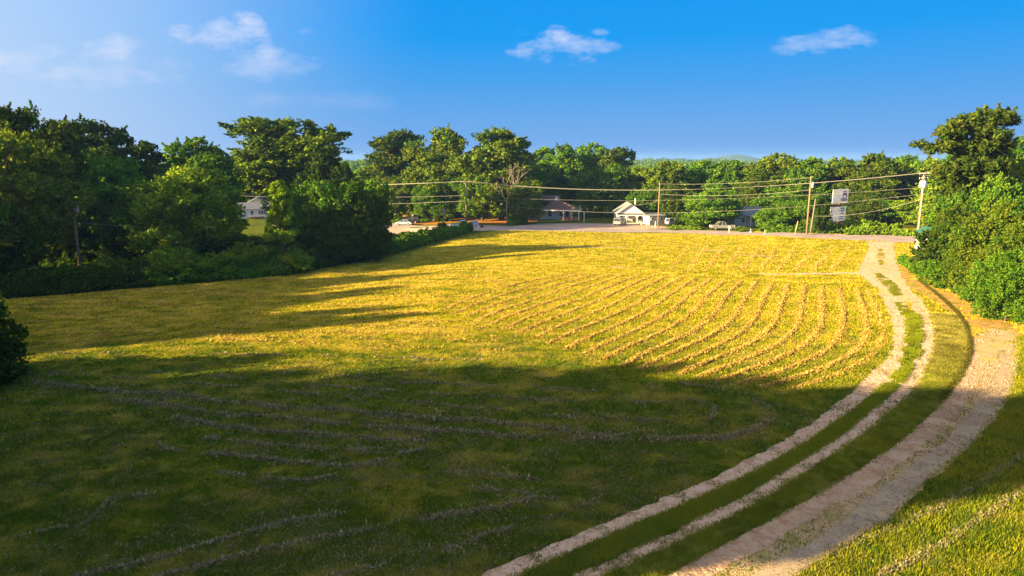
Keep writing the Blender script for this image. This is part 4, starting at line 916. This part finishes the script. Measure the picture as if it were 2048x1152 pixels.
# white gabled house with porch
g = at(1260, 176); HS = empty('gabled_house', g, -.06, 'small white gabled house with front porch, silver minivan parked beside it', 'house')
w, d = 6.7, 9.0
b = MB(); b.box((0, d/2, 1.35), (w, d, 2.7)); b.extr([(-w/2,2.7),(w/2,2.7),(0,4.9)], 0, d); b.build('wall', m_white, HS)
pg = MB(); pg.extr([(-w/2-.1,2.72),(w/2+.1,2.72),(0,4.95)], -1.9, -1.75); pg.build('porch_gable', m_white, HS)
rf = MB(); gable_roof(rf, w, d+1.9, 2.7, 2.3, .4, .14, 0, d/2-.95); ro = rf.build('roof', m_roofg, HS)
ch = MB(); ch.tube([(1.6,3.5,3.6),(1.6,3.5,6.0)], .16, 8); ch.tube([(1.6,3.5,6.0),(1.6,3.5,6.15)], .24, 8); ch.build('chimney', m_whitetrim, ro, True)
pr = MB(); pr.extr([(-2.15,2.35),(-.1,2.72),(-.1,2.8),(-2.15,2.43)], -w/2, w/2, 'x'); pr.build('porch_roof', m_roofg, HS)
fb = MB(); fb.box((0,-2.0,2.25),(w,.12,.22)); fb.build('fascia', m_whitetrim, HS)
pf = MB(); pf.box((0,-1.0,.15),(w,2.1,.3)); pf.build('porch_floor', m_conc, HS)
for x_ in (-3.2,-1.1,1.5,3.2):
    p = MB(); p.box((x_,-1.95,1.23),(.16,.16,1.85)); p.extr([(x_-.55,2.14),(x_+.55,2.14),(x_,1.65)], -1.99,-1.93); p.build('porch_post', m_whitetrim, HS)
window(HS, (-2.2,0,1.6), .9, 1.1); window(HS, (2.5,0,1.6), .9, 1.1)
dr = MB(); dr.box((.2,-.03,1.15),(.95,.08,2.0)); do = dr.build('door', m_cream, HS); kn = MB(); kn.box((.55,-.09,1.1),(.06,.06,.06)); kn.build('handle', m_dark, do)
# porch things
g = at(1268, 173); ch_ = empty('porch_chair', g+Vector((0,0,.32)), .3, 'dark round backed chair on the porch of the white gabled house', 'chair')
s = MB(); s.box((0,0,.42),(.5,.5,.07)); s.build('seat', m_dark, ch_); s = MB(); s.extr([(-.28,.45),(.28,.45),(.28,.85),(.12,1.02),(-.12,1.02),(-.28,.85)], .2,.26); s.build('backrest', m_dark, ch_)
for a, b_ in ((-.2,-.2),(.2,-.2),(-.2,.2),(.2,.2)): s = MB(); s.box((a,b_,.2),(.05,.05,.38)); s.build('leg', m_dark, ch_)
# garden shed
g = at(1314, 172); SH = empty('garden_shed', g, .35, 'small white two window shed behind the second brown utility pole', 'shed')
b = MB(); b.box((0,1.3,1.1),(4.4,2.6,2.0)); b.build('wall', m_shed, SH); b = MB(); b.extr([(-.25,2.15),(2.85,2.45),(2.85,2.55),(-.25,2.25)], -2.4,2.4,'x'); b.build('roof', m_roofg, SH)
for x_ in (-1.4,1.3): window(SH, (x_,0,1.45), .65, .6)
b = MB(); b.box((0,-.03,1.0),(.8,.06,1.75)); b.build('door', m_whitetrim, SH); 
b = MB(); b.box((0,1.3,.05),(4.5,2.7,.1)); b.build('base', m_conc, SH)
# brown roofed house with porch
g = at(1118, 184); BH = empty('brown_roofed_house', g, -.10, 'low house with wide brown hip roof and white porch posts', 'house')
hw, hd = 5.2, 5.0
b = MB(); b.box((-.8, hd, 1.35), (8.2, 8, 2.7)); b.build('wall', m_white, BH)
r_ = MB(); e = [(-4.9,-1.9),(5.6,-1.9),(5.6,10),(-4.9,10)]; zt0 = 2.75; R1 = (-.9, 2.5, 5.6); R2 = (-2.6, 5.8, 5.6)
E3 = [(*p_, zt0) for p_ in e]
r_.face([E3[0],E3[1],R1]); r_.face([E3[1],E3[2],R2,R1]); r_.face([E3[2],E3[3],R2]); r_.face([E3[3],E3[0],R1,R2]); r_.face([E3[3],E3[2],E3[1],E3[0]])
ro = r_.build('roof', m_roofb, BH)
gb = MB(); gb.extr([(-1.5,5.0),(-.3,5.0),(-.9,6.1)], 1.8,4.2); gb.build('dormer', m_whitetrim, ro)
rr2 = MB(); gable_roof(rr2, 3.4, 6.0, 4.9, 1.3, .3, .12, -3.2, 5.0, 'x'); rr2.build('ridge_roof', m_roofb, BH)
fb = MB(); fb.box((.35,-1.98,2.64),(10.6,.10,.24)); fb.box((5.68,4.0,2.64),(.10,11.8,.24)); fb.build('fascia', m_whitetrim, BH)
for x_, y_ in ((1.2,-1.75),(3.4,-1.75),(5.3,-1.75),(5.3,2.0),(-4.6,-1.75)): p = MB(); p.box((x_,y_,1.35),(.2,.2,2.45)); p.build('porch_post', m_whitetrim, BH)
b = MB(); b.box((3.2,-1.7,.45),(4.6,.25,.9)); b.build('porch_parapet', m_brick, BH)
b = MB(); b.box((3.45,3.0,.10),(4.2,9.2,.2)); b.build('porch_floor', m_conc, BH)
b = MB(); b.box((-2.8,.94,1.3),(.1,.06,.1)); 
window(BH, (-2.5,1,1.5), 1.0, 1.3); window(BH, (.6,1,1.5), 1.1, 1.3)
b = MB(); b.box((2.2,.96,1.15),(.95,.08,2.05)); do = b.build('door', m_brown, BH); b = MB(); b.box((2.5,.89,1.1),(.06,.06,.06)); b.build('handle', m_ins, do)
b = MB(); b.box((-8.2, 4.2, 1.25), (6.6, 6.4, 2.5)); b.build('wing_wall', m_peach, BH); rr2 = MB(); gable_roof(rr2, 6.4, 6.6, 2.5, 1.5, .35, .12, -8.2, 4.2, 'x'); rr2.build('wing_roof', m_roofb, BH)
window(BH, (-7.2,1,1.4), 1.5, 1.2); window(BH, (-9.9,1,1.4), .9, 1.2)
# clothes post/white post right of the brown-roofed house
g = at(1168, 178); p = MB(); p.tube([(0,0,-.3),(0,0,2.4)], .09, 8); p.box((0,0,2.42),(.5,.1,.1)); o = p.build('white_post', m_whitetrim, None, loc=g); tag(o, 'single white post in the grass right of the brown roofed house', 'post')
# distant white house on the left
g = at(529, 214); LH = empty('distant_house', g, .55, 'white house with grey roof seen through a gap between left trees', 'house')
b = MB(); b.box((-3.0,0,1.4),(9.5,5.8,2.8)); b.extr([(-2.9,2.8),(2.9,2.8),(0,4.5)], -7.75,1.75,'x'); b.build('wall', m_white, LH)
rr2 = MB(); gable_roof(rr2, 5.8, 9.5, 2.85, 1.75, .3, .12, -3.0, 0, 'x'); ro = rr2.build('roof', m_roofg, LH)
fo = window(LH, (-1.2,-2.9,1.6), .9, 1.3); 
for s_ in (-1,1): b = MB(); b.box((-1.2+s_*.82,-2.93,1.6),(.4,.06,1.4)); b.build('shutter', m_dark, LH)
window(LH, (-4.2,-2.9,1.6), .9, 1.3)
dk = MB(); dk.box((-3.2,-4.2,.5),(4.5,2.4,.12)); dk.build('deck', m_brown, LH)
rl = MB(); rl.box((-3.2,-5.35,1.35),(4.5,.08,.1)); rl.box((-3.2,-5.35,.95),(4.5,.06,.06))
for k in range(7): rl.box((-5.4+k*.733,-5.352,.95),(.08,.07,.9))
rl.build('railing', m_whitetrim, LH)
g2 = at(517, 226); BK = empty('distant_house', g2, .3, 'brown roofed house behind the distant white house at left', 'house')
b = MB(); b.box((0,0,1.6),(9,7,3.2)); b.extr([(-4.5,3.2),(4.5,3.2),(0,5.6)], -3.5,3.5); b.build('wall', m_cream, BK); rr2 = MB(); gable_roof(rr2, 9, 7, 3.2, 2.4, .35, .12); rr2.build('roof', m_roofg, BK); window(BK, (0,-3.5,2.0),1,1.2)
# house corner left of junction, behind the dense low tree
g = at(765, 205); JH = empty('junction_house', g, 0, 'dark brick house corner with white gable left of the silver car', 'house')
b = MB(); b.box((0,3,1.4),(5,6,2.8)); b.build('wall', m_brown, JH); b = MB(); b.extr([(-2.5,2.8),(2.5,2.8),(0,4.6)], 0,6); b.build('gable', m_white, JH); rr2 = MB(); gable_roof(rr2, 5, 6, 2.8, 1.8, .4, .12, 0, 3); rr2.build('roof', m_roofg, JH); window(JH, (.8,0,1.5), .9, 1.1)
g = at(806, 222); KH = empty('distant_outbuilding', g, 0, 'small orange brown outbuilding behind the silver car', 'shed'); b = MB(); b.box((0,1.5,1.2),(3.0,3,2.4)); b.extr([(-1.5,2.4),(1.5,2.4),(0,3.5)], 0,3); b.build('wall', mat('orange_boards', (0.50,0.26,0.12), .9, .1, noise=(2,(0.4,0.2,.1),.4,.7)), KH); rr2 = MB(); gable_roof(rr2, 3, 3, 2.4, 1.1, .25, .1, 0, 1.5); rr2.build('roof', m_roofb, KH)
b = MB(); b.box((2.6,1,1.1),(1.3,1.6,2.2)); b.build('lean_to', m_cream, KH)
# grey roofed cottage at right
g = at(1500, 162); CH = empty('grey_roofed_cottage', g, .25, 'dim grey roofed cottage half hidden by trees left of the billboard', 'house')
b = MB(); b.box((0,3,1.35),(8.5,6,2.7)); b.extr([(0,2.7),(6,2.7),(3,4.3)], -4.25,4.25,'x'); b.build('wall', mat('grey_siding', (0.42,0.44,0.50), .85, .2, noise=(1,(.36,.37,.42),.4,.7)), CH); rr2 = MB(); gable_roof(rr2, 6, 8.5, 2.7, 1.6, .35, .12, 0, 3, 'x'); rr2.build('roof', m_roofg, CH)
window(CH, (1.0,0,1.5), 1.2, 1.2); window(CH, (-2.0,0,1.5), 1.0, 1.2)
b = MB(); b.extr([(-2.2,2.3),(-.05,2.6),(-.05,2.7),(-2.2,2.4)], -1.5,4.2,'x'); b.build('porch_roof', m_roofg, CH)
for x_ in (-1.3,1.4,4.0): p = MB(); p.box((x_,-2.1,1.15),(.14,.14,2.3)); p.build('porch_post', m_whitetrim, CH)
# white shed with green roof at right behind the bush
g = at(1868, 94); WS = empty('white_shed', g, .12, 'white shed with green roof half hidden by the bushes at the drive', 'shed')
hs_ = ztop(463,94)-g.z
b = MB(); b.box((.3,1.4,hs_*.46),(2.7,2.8,hs_*.92)); b.build('wall', m_shed, WS)
b = MB(); b.extr([(-1.25,hs_*.90),(.3,hs_*1.06),(1.9,hs_*.90),(1.9,hs_*.93),(.3,hs_*1.10),(-1.25,hs_*.93)], -.25,3.05); b.build('roof', m_greenroof, WS)
b = MB(); b.box((.4,-.03,1.05),(.9,.07,2.0)); do = b.build('door', m_cream, WS); b = MB(); b.box((.72,-.09,1.05),(.06,.06,.12)); b.build('handle', m_dark, do)
for q in (-1.06, 1.66): b = MB(); b.box((q,-.02,hs_*.45),(.08,.07,hs_*.88)); b.build('corner_board', m_whitetrim, WS)

# ------------------------------------------------------------------ billboard (two faces stacked)
m_panel = mat('white_sign_panel', (0.82,0.85,0.88), .6, .3, noise=(.8,(.60,.62,.66),.4,.7)); m_purple = mat('purple_print', (0.06,0.03,0.16), .6, .3); m_redp = mat('red_print', (0.45,0.08,0.12), .6, .3); m_greenp = mat('green_print', (0.02,0.20,0.12), .6, .3)
Yb = 140; g = at(1676, Yb); BB = empty('billboard', g, .30, 'two stacked white billboard faces on a dark steel post beside the trees', 'billboard')
mpb = mpp(Yb*CP+HC*SP)
def bz(py): return ztop(py, Yb)-g.z
def bx_(px): return (px-1673)*mpb
m_bbpost = mat('rusty_steel', (0.10,0.06,0.05), .7, .4, noise=(2,(0.18,0.07,0.04),.5,.8))
p = MB(); p.box((bx_(1676),.45,bz(440)/2),(.42,.42,bz(440))); p.box((bx_(1674),.32,(bz(378)+bz(440))/2),(.3,.3,bz(378)-bz(440))); p.build('post', m_bbpost, BB)
p = MB(); p.box((bx_(1664),.16,bz(410)),(3.6,.5,.18)); p.build('catwalk', m_bbpost, BB); p = MB(); p.box((bx_(1662),.12,bz(445)),(4.2,.6,.16)); p.build('catwalk', m_bbpost, BB)
u = MB(); x0, x1 = bx_(1653), bx_(1690); u.extr([(x0,bz(406)),(x1,bz(406)),(x1+.05,bz(378)),(x0,bz(379))], 0,.1); up_ = u.build('upper_panel', m_panel, BB)
lo = MB(); x2, x3 = bx_(1650), bx_(1687); lo.extr([(x2,bz(443)),(x3,bz(441)),(x3+.05,bz(413)),(x2,bz(414))], -.05,.05); lp_ = lo.build('lower_panel', m_panel, BB)
def ring(mb, cx, cz, a, b_, t, y, n=24):
    for k in range(n):
        t0, t1 = 2*math.pi*k/n, 2*math.pi*(k+1)/n
        mb.face([(cx+a*math.cos(t0),y,cz+b_*math.sin(t0)),(cx+a*math.cos(t1),y,cz+b_*math.sin(t1)),(cx+(a-t)*math.cos(t1),y,cz+(b_-t)*math.sin(t1)),(cx+(a-t)*math.cos(t0),y,cz+(b_-t)*math.sin(t0))])
e = MB(); ring(e, bx_(1680), bz(399), .82,.36,.13,-.012); e.box((bx_(1680),-.008,bz(399)),(1.1,.01,.14)); e.box((bx_(1677.5),-.008,bz(391.5)),(.14,.01,.75)); e.box((bx_(1685.5),-.008,bz(391.5)),(.14,.01,.75)); e.box((bx_(1681.5),-.008,bz(388)),(.95,.01,.40)); e.box((bx_(1681),-.008,bz(384.0)),(1.1,.01,.14)); e.build('emblem', m_purple, up_)
e = MB(); e.box((bx_(1681.5),-.008,bz(381.5)),(.22,.01,.3)); e.box((bx_(1678.5),-.009,bz(383.2)),(.5,.012,.12)); e.box((bx_(1682),-.009,bz(397)),(.5,.014,.12)); e.box((bx_(1678),-.009,bz(401)),(.4,.012,.12)); e.build('emblem_accent', m_redp, up_)
e = MB(); e.box((bx_(1678),-.058,bz(419.5)),(.13,.01,1.15)); 
for s_ in (-1,1):
    for k in range(3): e.extr([(bx_(1678),bz(415.5)),(bx_(1678)+s_*.5,bz(414.6+k*1.5)),(bx_(1678)+s_*.36,bz(416.2+k*1.5))], -.066-.001*k,-.056)
e.build('palm_emblem', m_greenp, lp_)
rd = random.Random(4); 
for py_, w_ in ((421.3,1.15),(426.6,.95),(432.2,1.25),(436.8,1.15)):
    e = MB(); xx = bx_(1677)-w_/2
    while xx < bx_(1677)+w_/2:
        lw = rd.uniform(.07,.13); e.box((xx+lw/2,-.058,bz(py_)),(lw*.8,.01,rd.uniform(.13,.2))); xx += lw+.03
    e.build('text_line', m_purple, lp_)
lt = MB(); lt.box((bx_(1656),-.5,bz(447)),(.3,.3,.2)); lt.tube([(bx_(1656),-.4,bz(447)),(bx_(1660),.0,bz(445))], .04, 5); lt.build('lamp', m_ins, BB)

# ------------------------------------------------------------------ vehicles
m_tyre = mat('tyre_rubber', (0.02,0.02,0.02), .9, .1); m_rim = mat('alloy', (0.6,0.6,0.62), .35, .5, metal=.6); m_lamp = mat('red_lens', (0.4,0.02,0.02), .3, .5); m_hl = mat('clear_lens', (0.8,0.8,0.78), .2, .6)
def paint(name, c): return mat(name, c, .3, .55, metal=.15)
def car(kind, name, label, paintm, loc, rz, tyres=True):
    root = empty(name, loc, rz, label, 'car' if kind != 'pickup' else 'pickup truck')
    if kind == 'sedan': L, W, prof, cab, wz, wr = 4.6, 1.78, [(-2.3,.45),(-2.28,.80),(-1.55,.98),(1.1,.98),(1.6,.90),(2.2,.72),(2.3,.50),(2.25,.28),(-2.25,.28)], [(-1.75,.96),(-1.0,1.42),(.1,1.46),(.6,1.36),(1.35,.94)], (1.4,-1.4), .33
    elif kind == 'minivan': L, W, prof, cab, wz, wr = 4.9, 1.95, [(-2.45,.45),(-2.4,1.02),(-2.3,1.08),(1.5,1.06),(2.2,.88),(2.42,.60),(2.4,.28),(-2.4,.28)], [(-2.35,1.06),(-2.1,1.70),(-1.9,1.76),(.5,1.76),(.9,1.66),(1.75,1.02)], (1.55,-1.45), .34
    else: L, W, prof, cab, wz, wr = 5.4, 1.95, [(-2.7,.55),(-2.7,1.12),(-.55,1.12),(-.5,1.12),(1.25,1.12),(2.5,1.02),(2.7,.90),(2.7,.42),(-2.7,.42)], [(-.65,1.1),(-.5,1.72),(-.3,1.80),(.65,1.80),(.85,1.70),(1.35,1.1)], (1.75,-1.7), .40
    def loft(pr, w0, w1, zlo, zhi):
        """closed profile widened low, narrowed high"""
        mb = MB(); n = len(pr); hw_ = lambda z: (w0+(w1-w0)*max(0, min(1, (z-zlo)/(zhi-zlo))))/2
        for s_ in (-1, 1):
            for p_ in pr: mb.v.append((p_[0], s_*hw_(p_[1]), p_[1]))
        mb.f.append(tuple(range(n-1, -1, -1))); mb.f.append(tuple(range(n, 2*n)))
        for k in range(n): j = (k+1) % n; mb.f.append((k, j, n+j, n+k))
        return mb
    zt_ = max(p_[1] for p_ in prof); bo = loft(prof, W*.96, W, .28, zt_*.8).build('body', paintm, root)
    zc = max(p_[1] for p_ in cab); loft(cab, W*.94, W*.72, cab[0][1], zc).build('cabin_glass', m_glass, root)
    # roof panel and pillars
    top_ = [p_ for p_ in cab if p_[1] > zc-.12]; rf_ = MB(); rf_.extr([(top_[0][0]-.03, top_[0][1]+.005),(top_[-1][0]+.03, top_[-1][1]+.005)]+[(p_[0], p_[1]+.05) for p_ in reversed(top_)], -W*.36, W*.36); rf_.build('roof', paintm, root)
    pl = MB()
    for s_ in (-1, 1):
        for a, b_ in ((cab[0], cab[1]), (cab[-1], cab[-2])):
            pl.tube([(a[0], s_*W*.47, a[1]), (b_[0], s_*W*.375, b_[1]+.02)], .045, 5)
        xm = (cab[1][0]+cab[-2][0])/2; pl.tube([(xm, s_*W*.475, cab[0][1]), (xm, s_*W*.37, zc)], .045, 5)
    pl.build('pillars', paintm, root)
    for xw in wz:
        for s_ in (-1, 1):
            t_ = MB(); t_.tube([(xw, s_*(W/2-.20), wr), (xw, s_*(W/2+.02), wr)], wr, 16); to = t_.build('wheel', m_tyre, root)
            r__ = MB(); r__.tube([(xw, s_*(W/2+.015), wr), (xw, s_*(W/2+.035), wr)], wr*.62, 12); r__.build('rim', m_rim, to)
    for s_ in (-1, 1):
        h = MB(); h.box((L/2-.06, s_*W*.36, prof[-3][1]+.05 if kind == 'pickup' else .66), (.12, .36, .15)); h.build('headlight', m_hl, root)
        h = MB(); h.box((-L/2+.03, s_*W*.40, .85), (.09, .22, .24)); h.build('tail_light', m_lamp, root)
        h = MB(); h.box((cab[-1][0]-.15, s_*(W/2+.06), cab[0][1]+.06), (.16, .18, .13)); h.build('side_mirror', paintm, root)
    for xb, nm in ((L/2-.01, 'front_bumper'), (-L/2+.01, 'rear_bumper')):
        h = MB(); h.box((xb, 0, .42), (.14, W*.92, .2)); h.build(nm, m_dark if kind != 'sedan' else paintm, root)
    if kind == 'pickup': h = MB(); h.box((-1.65,0,1.124),(1.9,W*.8,.02)); h.build('bed_floor', m_dark, root)
    return root
car('sedan', 'parked_car', 'silver blue sedan at the road junction facing left', paint('silver_blue_paint', (.42,.50,.60)), at(808,188,.03), math.pi-.12)
car('minivan', 'parked_car', 'dark car right behind the silver blue sedan', paint('black_paint', (.02,.02,.03)), at(822,193,.03), math.pi-.1)
car('minivan', 'parked_minivan', 'silver minivan parked at the corner of the white gabled house', paint('silver_paint', (.26,.29,.32)), at(1240,170,.03), math.radians(62))
car('pickup', 'parked_pickup', 'white pickup truck partly hidden by the hedgerow bush', paint('white_paint', (.72,.76,.80)), at(925,157,.03), .12)
car('pickup', 'parked_pickup', 'pale pickup truck parked in deep shade under the broad roadside tree', paint('grey_white_paint', (.30,.31,.30)), at(1444,156,.03), math.pi)
car('minivan', 'parked_car', 'blue white car in the shade right of the garden shed', paint('pale_blue_paint', (.30,.34,.45)), at(1350,170,.03), math.radians(20))

# ------------------------------------------------------------------ small roadside things
m_post = mat('yellow_green_post', (0.50,0.42,0.12), .8, .2); m_signback = mat('grey_sign_back', (0.24,0.20,0.19), .6, .4)
g = at(888, 168); S = empty('road_sign', g, .05, 'grey back of a tapered road sign on a pale post at the junction', 'road sign'); mpx = mpp(168)
zt1, zb1, zb2 = ztop(418,168)-g.z, ztop(427.5,168)-g.z, ztop(431.5,168)-g.z
b = MB(); b.tube([(0,0,-.3),(0,0,zt1-.2)], .06, 6); b.build('post', m_post, S); b = MB(); b.extr([(-.40,zt1),(.38,zt1),(.38,zb1),(.12,zb2),(-.12,zb2),(-.40,zb1)], -.09,-.065); b.build('panel', m_signback, S)
# portable notice board and small dark thing
g = at(950.5, 157); S = empty('notice_board', g, 0, 'white framed blue grey board standing right of the white pickup', 'sign'); b = MB()
b.box((-.62,0,.8),(.14,.12,1.6)); b.box((.62,0,.8),(.14,.12,1.6)); b.box((0,0,1.62),(1.4,.13,.12)); b.box((0,0,.18),(1.1,.10,.10)); b.build('frame', m_whitetrim, S); b = MB(); b.box((0,.0,.9),(1.1,.05,1.3)); b.build('panel', mat('blue_grey_panel',(.25,.28,.50),.6,.3), S)
for k in range(3): b = MB(); b.box((0,-.03,.6+.3*k),(.8,.012,.07)); b.build('text_line', m_whitetrim, S)
g = at(963.5, 157); b = MB(); b.extr([(-.35,0),(.35,0),(.38,.45),(.2,.6),(-.35,.5)], -.25,.25); o = b.build('crate', m_dark, None, loc=g); tag(o, 'small dark box on the verge right of the notice board', 'box')
# rusty pipe post in the field
g = at(1526.5, 108); S = empty('field_post', g, 0, 'rusty pipe post with a pale top standing alone in the field', 'post'); Hp = ztop(460,108)-g.z
b = MB(); b.tube([(0,0,-.3),(0,0,Hp*.82)], .06, 8); b.build('shaft', mat('rusty_pipe',(.40,.18,.08),.8,.2,noise=(6,(.28,.11,.05),.4,.7)), S); b = MB(); b.tube([(0,0,Hp*.82),(0,0,Hp)], .085, 8); b.build('cap', m_palewood, S); b = MB(); b.box((0,-.05,.55),(.24,.16,.2)); b.tube([(-.15,-.05,.62),(.15,-.05,.62)], .05, 6); b.build('valve', m_dark, S)
# yellow marker stake
g = at(1589, 132); b = MB(); Hm = ztop(443,132)-g.z; b.tube([(0,0,-.3),(.45,0,Hm)], .085, 8); b.tube([(.45,0,Hm),(.47,0,Hm+.08)], [.10,.05], 8); o = b.build('marker_post', mat('yellow_marker',(.62,.38,.12),.7,.3), None, True, loc=g); tag(o, 'leaning yellow marker post at the road edge left of the transformer pole', 'post')
# mailboxes
for px, lab, hgt in ((1282.5,'leftmost mailbox of the roadside trio near the shed',1.15),(1288,'middle mailbox of the roadside trio near the shed',1.35),(1293.5,'rightmost mailbox of the roadside trio near the shed',1.15)):
    g = at(px, 161); M_ = empty('mailbox', g, 0, lab, 'mailbox', 'mailboxes by the road'); b = MB(); b.box((0,0,hgt/2),(.1,.1,hgt)); b.build('post', m_post, M_); b = MB(); b.extr([(-.14,hgt),(.14,hgt),(.14,hgt+.2),(.08,hgt+.3),(-.08,hgt+.3),(-.14,hgt+.2)], -.3,.3); b.build('box', m_whitetrim, M_)
g = at(1310.5, 166); M_ = empty('mailbox', g, 0, 'dark mailbox on tall white post left of the second brown pole', 'mailbox'); b = MB(); b.box((0,0,.75),(.16,.16,1.5)); b.build('post', m_whitetrim, M_); b = MB(); b.extr([(-.18,1.5),(.18,1.5),(.18,1.75),(.1,1.87),(-.1,1.87),(-.18,1.75)], -.3,.3); b.build('box', m_dark, M_)
g = at(1458, 149); M_ = empty('mailbox', g, 0, 'white mailbox at the road edge in front of the shaded pickup', 'mailbox'); b = MB(); b.box((0,0,.5),(.12,.12,1.0)); b.build('post', m_whitetrim, M_); b = MB(); b.extr([(-.16,1),(.16,1),(.16,1.25),(.08,1.36),(-.08,1.36),(-.16,1.25)], -.3,.3); b.build('box', m_whitetrim, M_)
g = at(1501, 147); b = MB(); b.tube([(0,0,-.2),(0,0,.9)], .05, 6); b.box((0,0,.2),(.22,.2,.36)); o = b.build('marker_stake', m_whitetrim, None, loc=g); tag(o, 'thin white stake at the road edge below the grey roofed cottage', 'post')
g = at(954, 171); b = MB(); b.tube([(0,0,-.2),(0,0,1.3)], .06, 6); b.tube([(0,0,1.3),(0,0,1.38)], [.08,.02], 6); o = b.build('marker_stake', m_palewood, None, loc=g); tag(o, 'short pale stake on the orange leaf bank', 'post')
# yard things in the left gap
g = at(540, 172); S = empty('parked_tractor', g, .3, 'dark garden tractor by the lawn below the distant white house', 'tractor'); b = MB(); b.extr([(-1.0,.5),(-.1,.5),(0,.7),(1.0,.7),(1.05,1.1),(.1,1.2),(-.1,1.0),(-.9,1.05)], -.35,.35); b.build('body', m_dark, S)
for xw, rw in ((-.6,.45),(.75,.28)):
    for s_ in (-.5,.5): b = MB(); b.tube([(xw,s_-.1,rw),(xw,s_+.1,rw)], rw, 14); b.build('wheel', m_tyre, S)
b = MB(); b.box((-.55,0,1.25),(.4,.45,.1)); b.box((-.75,0,1.5),(.08,.45,.45)); b.build('seat', m_dark, S); b = MB(); b.tube([(.05,0,1.15),(-.1,0,1.45)], .03, 6); b.tube([(-.1,-.2,1.45),(-.1,.2,1.45)], .03, 6); b.build('steering_wheel', m_dark, S)
g = at(555, 176); b = MB(); b.box((0,0,.9),(2.2,2.2,1.8)); b.extr([(-1.25,1.82),(1.25,1.82),(0,2.6)], -1.2,1.2); o = b.build('yard_hut', m_cream, None, loc=g); tag(o, 'pale little yard hut behind the young pine stem', 'hut')

# ------------------------------------------------------------------ evening haze
hb = MB(); hb.box((0, 2000, 1), (10200, 6400, 74)); m_hz = bpy.data.materials.new('haze'); m_hz.use_nodes = True
nt = m_hz.node_tree; nt.nodes.clear(); o_ = nt.nodes.new('ShaderNodeOutputMaterial'); v_ = nt.nodes.new('ShaderNodeVolumePrincipled')
v_.inputs['Color'].default_value = (.26,.50,1,1); v_.inputs['Density'].default_value = 0.00013; v_.inputs['Anisotropy'].default_value = 0.0
nt.links.new(v_.outputs[0], o_.inputs['Volume'])
hz_o = hb.build('haze', m_hz); tag(hz_o, kind='stuff')
